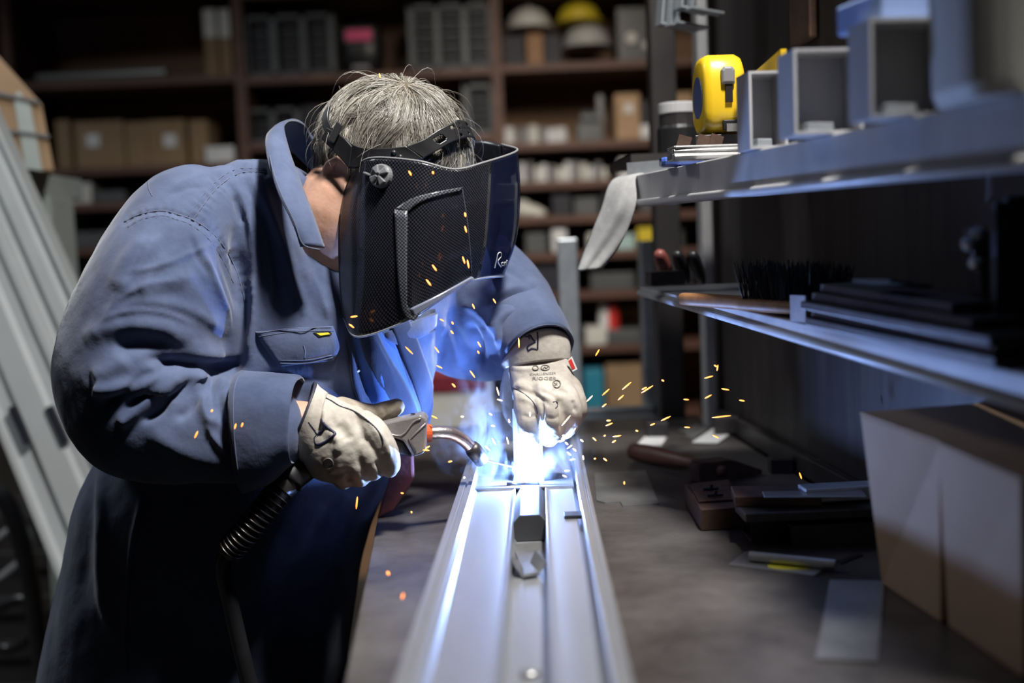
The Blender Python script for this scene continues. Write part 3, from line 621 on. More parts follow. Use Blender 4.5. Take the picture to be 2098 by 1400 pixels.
out = nrm_rows(W[:, 0] - HC)[:, None, :]; S1 = np.cross(T, out); S1 /= np.linalg.norm(S1, axis=2)[:, :, None] + 1e-12; S2 = np.cross(S1, T)
rad = (.00027 * np.array([1, 1.05, 1.05, 1, .9, .75, .5, .15]))[None, :, None]
ring3 = [W + rad * (S1 * math.cos(a) + S2 * math.sin(a)) for a in (math.pi / 2, math.pi * 7 / 6, math.pi * 11 / 6)]
HV = np.stack(ring3, 2).reshape(-1, 3)               # strand, step, corner
bi = (np.arange(n0) * NT * 3)[:, None, None] + (np.arange(NT - 1) * 3)[None, :, None] + np.arange(3)[None, None, :]
bk = (np.arange(n0) * NT * 3)[:, None, None] + (np.arange(NT - 1) * 3)[None, :, None] + ((np.arange(3) + 1) % 3)[None, None, :]
quads = np.stack([bi, bk, bk + 3, bi + 3], -1).reshape(-1, 4)
cw = np.where(D0[:, 2] > .35, 0, 1); pick = RNG.choice(6, n0, p=[.28, .26, .16, .08, .18, .04]); pick2 = RNG.choice(6, n0, p=[.22, .16, .24, .2, .08, .10])
scol = hair_cols[np.where(cw == 0, pick, pick2)] * RNG.uniform(.8, 1.15, (n0, 1)) * RNG.uniform(.62, 1.15, NCL)[near][:, None]
cap_g = []; cap_f = []; nu_, nv_ = 60, 40
dirs = np.array([[math.sin(math.pi * i / nv_) * math.cos(2 * math.pi * j / nu_), math.sin(math.pi * i / nv_) * math.sin(2 * math.pi * j / nu_), math.cos(math.pi * i / nv_)] for i in range(nv_ + 1) for j in range(nu_)])
okc = has_hair(dirs); capv = HC + (scalp(dirs) + dirs * np.where(okc, .0022, -.004)[:, None]) @ HAX
for i in range(nv_):
    for j in range(nu_):
        q = (i * nu_ + j, i * nu_ + (j + 1) % nu_, (i + 1) * nu_ + (j + 1) % nu_, (i + 1) * nu_ + j)
        if all(okc[list(q)]): cap_f.append(q)
nH = len(HV); me = bpy.data.meshes.new('hair')
me.from_pydata(np.vstack([HV, capv]).tolist(), [], quads.tolist() + [tuple(i + nH for i in q) for q in cap_f]); me.update()
me.polygons.foreach_set('use_smooth', [True] * len(me.polygons))
ca = me.color_attributes.new('strand', 'FLOAT_COLOR', 'POINT'); full = np.ones((nH + len(capv), 4)); full[:nH, :3] = np.repeat(scol, NT * 3, axis=0); full[nH:, :3] = (.16, .125, .09)
ca.data.foreach_set('color', full.ravel()); me.materials.append(Mh)
ho = bpy.data.objects.new('hair', me); COL.objects.link(ho); ho.parent = person; ho['label'] = 'tousled grey-blond hair'; ho['kind'] = 'stuff'

# ------------------------------------------------------------------ gloves
def pxloft(rows, n=28, p=2.2, up=None, k=4):
    A = np.array([[*l, *r, b] for l, r, b in rows], float); S = spline(A, k)
    return loft([ringpx(x[:3], x[3:6], x[6], n, p, up) for x in S])
# left hand, fingers down on the bar
lg_parts = [pxloft([((1040, 728, 1.485), (1164, 705, 1.485), .031), ((1038, 752, 1.478), (1166, 738, 1.478), .029), ((1046, 785, 1.467), (1176, 770, 1.467), .029), ((1050, 815, 1.460), (1187, 803, 1.460), .028), ((1060, 835, 1.456), (1188, 828, 1.456), .022)]),
    chain([(1076, 800, 1.452, 27), (1080, 825, 1.440, 29), (1084, 862, 1.433, 27), (1086, 892, 1.442, 24), (1087, 908, 1.450, 20)]),
    chain([(1112, 795, 1.450, 28), (1122, 822, 1.430, 31), (1130, 858, 1.426, 29), (1130, 884, 1.436, 26), (1126, 896, 1.446, 21)]),
    chain([(1145, 795, 1.452, 28), (1160, 822, 1.434, 29), (1168, 850, 1.436, 26), (1162, 874, 1.448, 22), (1154, 884, 1.458, 18)]),
    chain([(1168, 795, 1.460, 24), (1180, 822, 1.450, 23), (1183, 846, 1.452, 20), (1176, 866, 1.464, 16)]),
    chain([(1056, 765, 1.485, 24), (1045, 795, 1.492, 21), (1043, 825, 1.492, 19), (1050, 850, 1.486, 18), (1062, 868, 1.480, 15)])]
gv, gf, gn = union(lg_parts, .0021, 5)
gv = relief(gv, gn, [([(1048, 797), (1075, 800), (1100, 812), (1128, 832)], 5, -.0035), ([(1100, 800), (1135, 812), (1150, 830)], 5, -.002), ([(1108, 820), (1112, 850), (1107, 900)], 4, -.004), ([(1145, 815), (1150, 850), (1148, 890)], 4, -.004), ([(1173, 820), (1178, 845)], 4, -.003),
    ([(1040, 735), (1080, 742), (1130, 735), (1165, 725)], 5, -.003), ([(1045, 750), (1070, 757), (1120, 752)], 5, .0015), ([(1060, 815), (1085, 822), (1100, 835)], 5, .002), ([(1068, 850), (1084, 855), (1100, 850)], 4, -.0015), ([(1118, 855), (1135, 858), (1146, 852)], 4, -.0015), ([(1130, 800), (1150, 800), (1165, 808)], 6, -.002)])
gn = normals(gv, gf); gv = gv + gn * (vnoise(gv, 170, 21) * .0006 + vnoise(gv, 420, 22) * .0003)[:, None]
LG = bvh(gv, gf)
lglove = obj('glove', (gv, gf), M_leather, person, smooth=True); lglove['label'] = 'pale leather glove pressing down at the weld'
gc, gcr = cuff_at([((1036, 756, 1.483), (1168, 740, 1.483), (1100, 742, 1.449)), ((1028, 745, 1.487), (1168, 715, 1.487), (1098, 712, 1.448)), ((1040, 742, 1.495), (1168, 704, 1.495), (1098, 677, 1.447))], M_leather, .002, 'glove_gauntlet', lglove)
GCB = bvh(np.array([v.co[:] for v in gc.data.vertices]), [tuple(p.vertices) for p in gc.data.polygons])
def strokes(name, B, polys, r, m, parent, ox, oy, s, lift=.0006):
    return obj(name, join(*[seam(B, [(ox + x / s, oy + y / s) for x, y in p], r, 6, 6, lift) for p in polys]), m, parent, smooth=True)
strokes('letter_mark', GCB, [[(703, 212), (706, 270), (704, 335)], [(704, 335), (665, 330), (640, 345), (632, 322), (650, 305), (690, 282)], [(688, 280), (668, 262), (655, 238), (640, 238), (650, 262)], [(650, 240), (630, 245), (615, 245)]], .0013, M_ink, gc, 900, 620, 3.5, .0006)
text_on('print_text', LG, 'CHALLENGER', (1112, 768.5), (8.6, -.4), (.6, -6.4), M_print, lglove)
text_on('print_text', LG, 'RIGGER', (1115, 779.5), (14.5, .1), (.6, -9.5), M_print, lglove)
strokes('print_mark', LG, [[(x + 20 * math.cos(a), 470 + 15 * math.sin(a)) for a in np.linspace(0, 6.28, 14)] for x in (690,)] + [[(760 + 30 * math.cos(a), 468 + 18 * math.sin(a)) for a in np.linspace(0, 6.28, 14)], [(745, 475), (755, 462), (765, 472), (778, 462)]], .0006, M_print, lglove, 900, 620, 3.5)
strokes('print_mark', LG, [[(842 + 28 * math.cos(a), 586 + 27 * math.sin(a)) for a in np.linspace(0, 6.28, 16)], [(825, 580), (845, 595)], [(845, 578), (828, 598)]], .0008, M_print, lglove, 900, 620, 3.5)
strokes('glove_seam', LG, [[(505, 470), (512, 540), (520, 610), (528, 640)], [(520, 612), (560, 625), (640, 680), (690, 740), (705, 800)], [(815, 715), (840, 712), (850, 735), (835, 760)]], .0007, M_pipe, lglove, 900, 620, 3.5, .0)
tb = empty_tag = obj('cloth_tag', hexa([at(1164, 741, 1.462), at(1170, 744, 1.468), at(1182, 758, 1.468), at(1176, 760, 1.462)], [at(1163, 738, 1.462), at(1170, 731, 1.468), at(1183, 757, 1.468), at(1183, 758, 1.462)]), M_paper, lglove)
hx = [at(1163.5, 738, 1.456), at(1172, 730.5, 1.458), at(1183, 757, 1.458), at(1173, 762, 1.456)]
tb.data.clear_geometry(); tb.data.from_pydata([tuple(map(float, p)) for p in [*hx, *[p + np.array([0, .0012, 0]) for p in hx]]], [], [(3, 2, 1, 0), (4, 5, 6, 7), (0, 1, 5, 4), (1, 2, 6, 5), (2, 3, 7, 6), (3, 0, 4, 7)])
hx = [at(1164.5, 740, 1.4552), at(1170.5, 735, 1.4572), at(1179, 755, 1.4572), at(1172, 757, 1.4552)]
obj('tag_print', (hx + [p + np.array([0, .0006, 0]) for p in hx], [(3, 2, 1, 0), (4, 5, 6, 7), (0, 1, 5, 4), (1, 2, 6, 5), (2, 3, 7, 6), (3, 0, 4, 7)]), M_red, tb)
# right hand, wrapped round the torch
rg_parts = [pxloft([((648, 800, 1.372), (618, 945, 1.372), .032), ((672, 808, 1.370), (640, 975, 1.370), .037), ((705, 822, 1.366), (676, 990, 1.366), .041), ((738, 838, 1.364), (718, 988, 1.364), .040), ((762, 856, 1.364), (752, 975, 1.364), .034)], up=(1, 0, 0)),
    chain([(745, 870, 1.352, 30), (772, 890, 1.340, 28), (792, 925, 1.342, 26), (800, 950, 1.350, 23), (798, 962, 1.358, 18)]),
    chain([(728, 890, 1.350, 30), (752, 925, 1.340, 27), (766, 958, 1.346, 24), (764, 968, 1.354, 19)]),
    chain([(708, 905, 1.350, 30), (728, 948, 1.342, 27), (738, 976, 1.350, 22), (732, 983, 1.358, 17)]),
    chain([(684, 915, 1.352, 28), (698, 962, 1.346, 26), (706, 984, 1.354, 20), (698, 988, 1.362, 15)])]
rv, rf, rn = union(rg_parts, .0021, 5)
rv = relief(rv, rn, [([(665, 805), (690, 820), (720, 838), (760, 870), (785, 915)], 5, .0025), ([(655, 830), (650, 860), (640, 890)], 8, -.005), ([(640, 815), (660, 840), (668, 880)], 9, .005), ([(690, 870), (705, 885), (715, 905)], 12, -.003), ([(670, 880), (695, 905), (690, 930)], 10, .003),
    ([(770, 945), (778, 962), (780, 975)], 4, -.005), ([(742, 965), (748, 980), (750, 990)], 4, -.004), ([(712, 975), (716, 990)], 4, -.004), ([(640, 960), (680, 975), (720, 968)], 6, -.002), ([(720, 850), (740, 880), (745, 910)], 8, -.002), ([(775, 880), (790, 905), (800, 940)], 5, .002)])
rn = normals(rv, rf); rv = rv + rn * (vnoise(rv, 170, 31) * .0007 + vnoise(rv, 420, 32) * .0003)[:, None]
RG = bvh(rv, rf)
rglove = obj('glove', (rv, rf), M_leather, person, smooth=True); rglove['label'] = 'worn pale leather glove gripping the torch'
tv_, tf_, tn_ = union([chain([(700, 838, 1.372, 26), (738, 848, 1.385, 25), (768, 850, 1.388, 23), (795, 842, 1.388, 22), (812, 834, 1.388, 18)])], .0018, 3)
tv_ = relief(tv_, tn_, [([(765, 830), (772, 850), (768, 868)], 4, -.002), ([(785, 828), (790, 848), (788, 862)], 3, -.0012), ([(775, 862), (800, 845), (815, 832)], 3, .001)])
obj('thumb', (tv_, tf_), M_soot, rglove, smooth=True)
gr, grr = cuff_at([((672, 806, 1.372), (640, 972, 1.372), (650, 890, 1.332)), ((655, 795, 1.374), (612, 940, 1.374), (632, 872, 1.330)), ((646, 786, 1.378), (594, 912, 1.378), (622, 858, 1.334))], M_leather, .002, 'glove_gauntlet', rglove)
GRB = bvh(np.array([v.co[:] for v in gr.data.vertices]), [tuple(p.vertices) for p in gr.data.polygons])
obj('piping', tube(np.array(grr[-1] + grr[-1][:1]), .0022, 8, caps=False), M_pipe, gr, smooth=True)
both = bvh(np.vstack([rv, np.array([v.co[:] for v in gr.data.vertices])]), rf + [tuple(i + len(rv) for i in p.vertices) for p in gr.data.polygons])
strokes('letter_mark', both, [[(338, 490), (370, 540), (400, 578)], [(455, 460), (480, 510), (540, 560), (590, 600), (555, 640), (500, 680), (435, 708), (400, 690), (392, 640), (430, 600), (470, 575), (485, 540), (478, 510)], [(398, 578), (412, 600), (430, 600)]], .0020, M_ink, rglove, 560, 760, 4.666, -.0006)
strokes('print_mark', both, [[(525 + 48 * math.cos(a), 888 + 50 * math.sin(a)) for a in np.linspace(0, 6.28, 20)]], .0006, M_print, rglove, 560, 760, 4.666)
text_on('print_text', both, 'XL', (560 + 540 / 4.666, 760 + 905 / 4.666), (-6.5, 3.8), (4.2, 7), M_ink, rglove)
text_on('print_text', both, '21291', (560 + 548 / 4.666, 760 + 950 / 4.666), (-5, 3), (2, 5.5), M_print, rglove)
strokes('glove_seam', both, [[(490, 200), (500, 255), (560, 290), (640, 340), (760, 380), (880, 460), (980, 550), (1040, 640), (1050, 700)]], .0009, M_pipe, rglove, 560, 760, 4.666, .0002)

# ------------------------------------------------------------------ welding torch
def extrude_px(poly, Y0, Y1, dx=0.0):
    a = [at(x, y, Y0) for x, y in poly]; b = [at(x, y, Y0) + np.array([dx, Y1 - Y0, 0]) for x, y in poly]; n = len(poly)
    return a + b, [tuple(range(n)), tuple(range(2 * n - 1, n - 1, -1))] + [(i, n + i, n + (i + 1) % n, (i + 1) % n) for i in range(n)]
torch = empty('welding_torch', at(830, 935, 1.37), 'grey handled welding torch with curved copper neck and black corrugated hose', 'welding torch')
bd = obj('handle_shell', extrude_px([(690, 884), (776, 869), (862, 850), (870, 854), (874, 862), (873, 922), (866, 930), (846, 937), (826, 904), (780, 890), (690, 915)], 1.352, 1.386), M_handle, torch, bevel=.0035)
obj('side_rib', tube(spline([at(*p, 1.3515) for p in ((785, 885), (822, 893), (846, 866), (862, 858))], 3), .0012, 6), M_handle, bd, smooth=True)
obj('side_rib', tube([at(*p, 1.3515) for p in ((872, 868), (838, 900), (852, 926))], .0012, 6), M_handle, bd, smooth=True)
obj('trigger_housing', extrude_px([(690, 916), (780, 891), (826, 905), (846, 938), (830, 934), (800, 926), (700, 940)], 1.356, 1.382), M_black, torch, bevel=.002)
obj('screw', tube([at(846, 849, 1.366), at(846, 847, 1.366)], .0028, 10), M_darkst, torch)
obj('collar_ring', tube([at(870, 888, 1.37), at(883, 888, 1.372)], [.0125, .0105], 18), M_orange, torch, smooth=False)
obj('neck', tube(spline([at(876, 888, 1.372), at(900, 886, 1.376), at(925, 889, 1.383), (at(948, 901, 1.392)), at(964, 916, 1.400), at(976, 930, 1.406)], 6), .0078, 18), M_copper, torch, smooth=True)
obj('gas_nozzle', tube([at(964, 914, 1.399), at(970, 922, 1.402), at(988, 944, 1.412), at(989, 945, 1.4125), at(980, 934, 1.408)], [.0085, .0105, .0098, .0078, .0075], 20), M_darkst, torch, smooth=True)
obj('contact_wire', tube([at(985, 940, 1.411), at(1072, 963, 1.447)], .0012, 8), M_copper, torch)
hp = spline([at(700, 915, 1.372), at(640, 945, 1.375), at(596, 978, 1.36), at(548, 1035, 1.345), at(505, 1090, 1.34), at(468, 1132, 1.345)], 8)
obj('hose_grip', tube(hp[:18], np.linspace(.016, .0205, 18), 16), M_black, torch, smooth=True)
hose = obj('corrugated_hose', tube(hp[16:], np.linspace(.0165, .0155, len(hp) - 16), 18), M_black, torch, smooth=True)
Mcoil = mat('coil_wire', (.16, .15, .14), .3, metal=.9)
for i in range(26):
    t = 17 + (i * .22 if i < 13 else 13 * .22 + (i - 12) * 1.42); 
    if t > len(hp) - 2: break
    k = int(t); c = hp[k] + (hp[k + 1] - hp[k]) * (t - k); d = nrm(hp[k + 1] - hp[k]); uu = nrm(np.cross(d, [0, 1, 0])); vv = np.cross(d, uu)
    obj('coil_ring', tube(np.array(ell(c, uu * .0168, vv * .0168, 24) + [c + uu * .0168]), .0011, 6, caps=False), Mcoil, hose, smooth=True)
obj('cable', tube(spline([at(472, 1126, 1.345), at(458, 1165, 1.35), at(470, 1230, 1.36), at(488, 1310, 1.37), at(510, 1400, 1.38), at(540, 1520, 1.40), np.array([-.42, 1.38, .25]), np.array([-.60, 1.30, .012]), np.array([-1.0, 1.5, .012]), np.array([-1.5, 2.2, .012])], 8), .0105, 14), M_black, torch, smooth=True)
tag(obj('leather_pad', [extrude_px([(798, 932), (846, 930), (848, 985), (838, 1000), (806, 1046), (772, 1064), (785, 1020), (796, 985)], 1.46, 1.474)][0], M_maroon, bevel=.003), 'dark maroon leather pad hanging at the bench edge below the torch handle', 'leather pad')

# ------------------------------------------------------------------ face shield
sg = np.array([
    [(724, 346, 1.405), (698, 430, 1.400), (696, 560, 1.395), (704, 652, 1.395)],
    [(762, 324, 1.362), (752, 430, 1.355), (748, 560, 1.350), (734, 690, 1.358)],
    [(855, 330, 1.338), (842, 430, 1.330), (836, 560, 1.330), (838, 655, 1.338)],
    [(930, 347, 1.350), (915, 430, 1.342), (906, 530, 1.342), (906, 612, 1.350)],
    [(992, 333, 1.382), (985, 420, 1.376), (978, 500, 1.376), (966, 575, 1.385)],
    [(1058, 310, 1.452), (1062, 400, 1.450), (1054, 490, 1.450), (1030, 566, 1.452)],
    [(1038, 299, 1.520), (1040, 400, 1.520), (1030, 490, 1.520), (1000, 575, 1.520)],
    [(968, 286, 1.575), (958, 400, 1.585), (945, 500, 1.585), (890, 655, 1.580)],
    [(860, 300, 1.60), (850, 420, 1.615), (835, 550, 1.615), (800, 690, 1.600)],
    [(770, 330, 1.59), (755, 440, 1.60), (745, 560, 1.60), (738, 688, 1.58)]], float)
G3 = np.array([[at(*p) for p in c] for c in sg])
KU, KV = 10, 12
cols = np.array([spline(G3[:, j], KU) for j in range(4)])        # 4 x nu x 3
grid = np.array([spline(cols[:, i], KV) for i in range(cols.shape[1])])   # nu x nv x 3
def sheet(i0, i1):
    g = grid[i0:i1 + 1]; nu, nv = g.shape[:2]
    return g.reshape(-1, 3), [(i * nv + j, i * nv + j + 1, (i + 1) * nv + j + 1, (i + 1) * nv + j) for i in range(nu - 1) for j in range(nv - 1)], nu, nv
def visor_mat(name, tint, clear, mesh, rough=.16, lo=(.004, .004, .006), hi=(.034, .036, .046)):
    m = bpy.data.materials.new(name); m.use_nodes = True; nt = m.node_tree; b = nt.nodes['Principled BSDF']; L = nt.links
    b.inputs['Base Color'].default_value = (*tint, 1); b.inputs['Roughness'].default_value = rough; b.inputs['Coat Weight'].default_value = .3; b.inputs['Coat Roughness'].default_value = .06
    if mesh:
        uv = nt.nodes.new('ShaderNodeUVMap'); sx = nt.nodes.new('ShaderNodeSeparateXYZ'); L.new(uv.outputs[0], sx.inputs[0]); S = []
        for k in range(2):
            mu = nt.nodes.new('ShaderNodeMath'); mu.operation = 'MULTIPLY'; mu.inputs[1].default_value = math.pi / .0021; L.new(sx.outputs[k], mu.inputs[0])
            s = nt.nodes.new('ShaderNodeMath'); s.operation = 'SINE'; L.new(mu.outputs[0], s.inputs[0]); S.append(s)
        pr = nt.nodes.new('ShaderNodeMath'); pr.operation = 'MULTIPLY'; L.new(S[0].outputs[0], pr.inputs[0]); L.new(S[1].outputs[0], pr.inputs[1])
        rp = nt.nodes.new('ShaderNodeMapRange'); rp.inputs[1].default_value = -.25; rp.inputs[2].default_value = .45; L.new(pr.outputs[0], rp.inputs[0])
        mx = nt.nodes.new('ShaderNodeMix'); mx.data_type = 'RGBA'; mx.inputs[6].default_value = (*lo, 1); mx.inputs[7].default_value = (*hi, 1); L.new(rp.outputs[0], mx.inputs[0]); L.new(mx.outputs[2], b.inputs['Base Color'])
        bp = nt.nodes.new('ShaderNodeBump'); bp.inputs['Strength'].default_value = .35; bp.inputs['Distance'].default_value = .0006; L.new(rp.outputs[0], bp.inputs['Height']); L.new(bp.outputs[0], b.inputs['Normal'])
    if clear > 0:
        t = nt.nodes.new('ShaderNodeBsdfTransparent'); t.inputs[0].default_value = (.55, .62, .85, 1) if not mesh else (.5, .5, .55, 1)
        mi = nt.nodes.new('ShaderNodeMixShader'); mi.inputs[0].default_value = clear; L.new(b.outputs[0], mi.inputs[1]); L.new(t.outputs[0], mi.inputs[2]); L.new(mi.outputs[0], nt.nodes['Material Output'].inputs[0])
    return m
M_vmesh = visor_mat('black_mesh_visor', (.01, .01, .012), .10, True)
M_vclear = visor_mat('smoked_clear_visor', (.010, .014, .035), .50, False, .06)
M_bezel = visor_mat('translucent_bezel', (.11, .12, .15), .15, True, .25, (.03, .032, .04), (.16, .17, .20))
shield = empty('welding_face_shield', at(860, 660, 1.45), 'black mesh-patterned welding face shield with clear front, worn by the welder', 'face shield')
def visor_part(name, i0, i1, m):
    v, f, nu, nv = sheet(i0, i1); o = obj(name, (v, f), m, shield, smooth=True, solid=.0022, offset=0)
    arc_u = np.concatenate([[0], np.cumsum(np.linalg.norm(np.diff(grid[:, nv // 2], axis=0), axis=1))])[i0:i1 + 1]
    arc_v = np.concatenate([[0], np.cumsum(np.linalg.norm(np.diff(grid[25], axis=0), axis=1))])
    uvl = o.data.uv_layers.new(name='weave')
    for lp in o.data.loops: i, j = divmod(lp.vertex_index, nv); uvl.data[lp.index].uv = (arc_u[i], arc_v[j])
    return o
side = visor_part('mesh_side_panel', 0, 42, M_vmesh)
front = visor_part('clear_front', 42, 62, M_vclear)
far = visor_part('mesh_side_panel', 62, len(grid) - 1, M_vmesh)
vv_, ff_, _, _ = sheet(0, 62); VB = bvh(vv_, ff_)
obj('rim_edge', tube(np.vstack([grid[:63, 0]]), .0016, 6), M_greyp, shield, smooth=True)
obj('rim_edge', tube(np.vstack([grid[0, :]]), .0013, 6), M_black, shield, smooth=True)
obj('rim_edge', tube(np.vstack([grid[:, -1]]), .0016, 6), mat('clear_edge', (.35, .38, .45), .2), shield, smooth=True)
bz = obj('lens_bezel', strip(VB, [(811, 430), (815, 535), (821, 610), (832, 648), (850, 658)], [(836, 433), (834.5, 535), (835, 600), (836, 630), (862, 640)], 26, 6, .0008, .003), M_bezel, shield, smooth=True)
uvl = bz.data.uv_layers.new(name='weave')
for lp in bz.data.loops: c = bz.data.vertices[lp.vertex_index].co; uvl.data[lp.index].uv = (c.x, c.z)
b2 = obj('lens_bezel', strip(VB, [(811, 430), (848, 406), (902, 392), (946, 384)], [(836, 434), (862, 414), (904, 400), (942, 391)], 22, 5, .0008, .003), M_bezel, shield, smooth=True)
uvl = b2.data.uv_layers.new(name='weave')
for lp in b2.data.loops: c = b2.data.vertices[lp.vertex_index].co; uvl.data[lp.index].uv = (c.x, c.z)
obj('lens_lip', strip(VB, [(840, 632), (900, 602), (964, 566)], [(848, 650), (905, 610), (968, 573)], 22, 5, .001, .003), mat('lens_lip_plastic', (.20, .22, .30), .25, coat=.5), shield, smooth=True)
obj('front_crease', seam(VB, [(946, 386), (956, 450), (963, 520), (966, 572)], .0012, lift=.0003), mat('crease_plastic', (.07, .075, .10), .25), shield, smooth=True)
# pivot knob
kp, kn = hits(VB, [(784, 362)]); kp, kn = kp[0], kn[0]; ku = nrm(np.cross(kn, [0, 0, 1])); kv = np.cross(kn, ku)
M_knob = mat('grey_knob', (.16, .165, .175), .35, coat=.2)
knob = obj('pivot_knob', tube([kp, kp + kn * .006, kp + kn * .0075], [.0145, .0140, .0120], 28), M_knob, shield, smooth=False)
for a in (.5, .5 + math.pi / 2, .5 + math.pi, .5 + 1.5 * math.pi):
    d = ku * math.cos(a) + kv * math.sin(a); e = np.cross(kn, d)
    obj('grip_fin', hexa([kp + kn * .007 + d * .002 - e * .0018, kp + kn * .007 + d * .0125 - e * .005, kp + kn * .007 + d * .0125 + e * .005, kp + kn * .007 + d * .002 + e * .0018], [kp + kn * .012 + d * .002 - e * .0012, kp + kn * .010 + d * .0122 - e * .0042, kp + kn * .010 + d * .0122 + e * .0042, kp + kn * .012 + d * .002 + e * .0012]), M_knob, knob, bevel=.0008)
p2, n2 = hits(VB, [(767, 369)]); obj('lever_stud', ball(p2[0] + n2[0] * .003, .0035), M_black, shield, smooth=True)
p3, n3 = hits(VB, [(756, 358)]); obj('pointer_tab', box(p3[0] + n3[0] * .002, (.011, .006, .003), rz(-.3, .4)), M_knob, shield, bevel=.001)
strokes('signature', VB, [[(1105, 895), (1118, 840), (1128, 798), (1146, 790), (1150, 815), (1128, 845), (1135, 870), (1148, 888)], [(1160 + 8 * math.cos(a), 868 + 11 * math.sin(a)) for a in np.linspace(1.2, 7.4, 10)], [(1170, 882), (1174, 858), (1180, 858), (1181, 876), (1186, 850), (1190, 842)]], .0007, M_white, shield, 680, 280, 3.333, .0015)
# headband with slots
HB = bvh(*[(np.array(q[0]), q[1]) for q in [ball(hd(0, 0, .012), SCR + .0200, HAX, 48, 30)]][0])
def onhead(p):
    h = HB.ray_cast(Vector(CAM), Vector(nrm(ray(p[0], p[1])))); return np.array(h[0]) if h[0] is not None else at(*p)
def band(top, bot, holes, name, m=M_black, k=24, nv=15, solid=.0022):
    A = spline([onhead(p) for p in top], k); C = spline([onhead(p) for p in bot], k); n = len(A); g = [A[i] * (1 - t) + C[i] * t for i in range(n) for t in np.linspace(0, 1, nv)]
    Fs = []
    for i in range(n - 1):
        for j in range(nv - 1):
            u, v = (i + .5) / (n - 1), (j + .5) / (nv - 1)
            if any(((u - a) / ra) ** 4 + ((v - b) / rb) ** 4 < 1 for a, b, ra, rb in holes): continue
            Fs.append((i * nv + j, i * nv + j + 1, (i + 1) * nv + j + 1, (i + 1) * nv + j))
    return obj(name, (g, Fs), m, shield, smooth=True, solid=solid, offset=0)
M_strap = mat('black_strap', (.020, .020, .022), .42, coat=.1)
holes = [(.27, .50, .050, .20), (.44, .22, .026, .075), (.50, .78, .024, .075), (.53, .46, .010, .07), (.60, .22, .020, .07), (.62, .48, .011, .08), (.70, .76, .020, .07), (.68, .48, .009, .06), (.76, .46, .009, .06), (.79, .22, .017, .07), (.84, .48, .008, .06), (.88, .74, .016, .07)]
band([(832, 300, 1.392), (865, 287, 1.392), (900, 265, 1.402), (930, 250, 1.420), (938, 246, 1.432), (955, 250, 1.47), (960, 262, 1.52)],
     [(868, 324, 1.380), (897, 308, 1.382), (925, 292, 1.393), (948, 284, 1.408), (962, 281, 1.424), (972, 284, 1.46), (975, 292, 1.52)], holes, 'headband_front')
band([(690, 272, 1.412), (712, 290, 1.396), (742, 303, 1.386), (785, 304, 1.384), (832, 300, 1.388)], [(715, 345, 1.392), (735, 345, 1.382), (765, 332, 1.374), (815, 330, 1.372), (868, 326, 1.378)], [], 'headband_side')
band([(672, 262, 1.425), (690, 272, 1.412), (706, 283, 1.402), (722, 300, 1.394)], [(660, 285, 1.425), (680, 305, 1.408), (698, 324, 1.396), (716, 345, 1.390)], [], 'strap_slider', solid=.004)
obj('strap_buckle', hexa([onhead(p) for p in ((672, 288, 1.402), (686, 296, 1.400), (704, 258, 1.404), (692, 249, 1.406))], [onhead(p) + np.array([0, -.008, 0]) for p in ((672, 288, 1.402), (686, 296, 1.400), (704, 258, 1.404), (692, 249, 1.406))]), M_strap, shield, bevel=.0015)
band([(676, 215, 1.50), (672, 240, 1.46), (680, 262, 1.42)], [(664, 232, 1.50), (662, 255, 1.46), (672, 285, 1.42)], [], 'headband_rear', solid=.003)
for px, py in ((807, 313), (820, 322)):
    obj('rivet', ball(onhead((px, py, 1.375)), .0032), M_strap, shield, smooth=True)

# ------------------------------------------------------------------ things on the bench
def slab_px(poly, z0, z1, bev=.0006):
    a = [atz(x, y, z0) for x, y in poly]; b = [np.array([p[0], p[1], z1]) for p in a]; n = len(poly)
    return a + b, [tuple(range(n - 1, -1, -1)), tuple(range(n, 2 * n))] + [(i, (i + 1) % n, n + (i + 1) % n, n + i) for i in range(n)]
tag(obj('notched_plate', slab_px([(1218, 972), (1322, 966), (1350, 1034), (1276, 1040), (1271, 1031), (1240, 1033), (1222, 1028)], BZ, BZ + .002), M_plate), 'thin notched steel plate lying flat just right of the door frame', 'metal plate')
tag(obj('paper_square', slab_px([(1304, 914), (1320, 897), (1366, 897), (1355, 915)], BZ, BZ + .0015), M_paper), 'small white card square lying alone at the far end of the bench', 'card')
tag(obj('steel_strip', slab_px([(1402, 893), (1440, 877), (1452, 879), (1420, 901)], BZ, BZ + .002), M_plate), 'narrow steel strip left of the white sheet at the bench end', 'metal strip')
tag(obj('steel_sheet', slab_px([(1418, 908), (1462, 880), (1506, 884), (1470, 910)], BZ + .0025, BZ + .0045), M_white), 'pale steel sheet offcut lying below the small upright block', 'metal sheet')
tag(obj('steel_strip', slab_px([(1390, 884), (1425, 872), (1440, 874), (1408, 889)], BZ + .0022, BZ + .004), M_plate), 'shorter steel strip crossing over at the far left of the offcuts', 'metal strip')
def block(name, px, py, size, ang, m, label, cat, z=BZ, bev=.0015, group=None, tilt=0):
    p = atz(px, py, z); return tag(obj(name, box(p + np.array([0, 0, size[2] / 2]), size, rz(ang, tilt)), m, bevel=bev), label, cat, group)
block('steel_block', 1488, 888, (.042, .012, .030), -.05, M_darkst, 'small dark upright steel block behind the pale sheet offcut', 'metal block', z=BZ + .006)
block('steel_block', 1346, 893, (.038, .03, .026), -.05, M_darkst, 'low dark steel block behind the white card square', 'metal block')
hm = empty('hammer', atz(1470, 985, BZ), 'worn engineer hammer with brown wooden handle lying on the bench', 'hammer')
hA, hB = atz(1422, 988, BZ), atz(1560, 972, BZ); hd_ = nrm(hB - hA); hs = np.array([-hd_[1], hd_[0], 0]); hz = np.array([0, 0, 1.0])
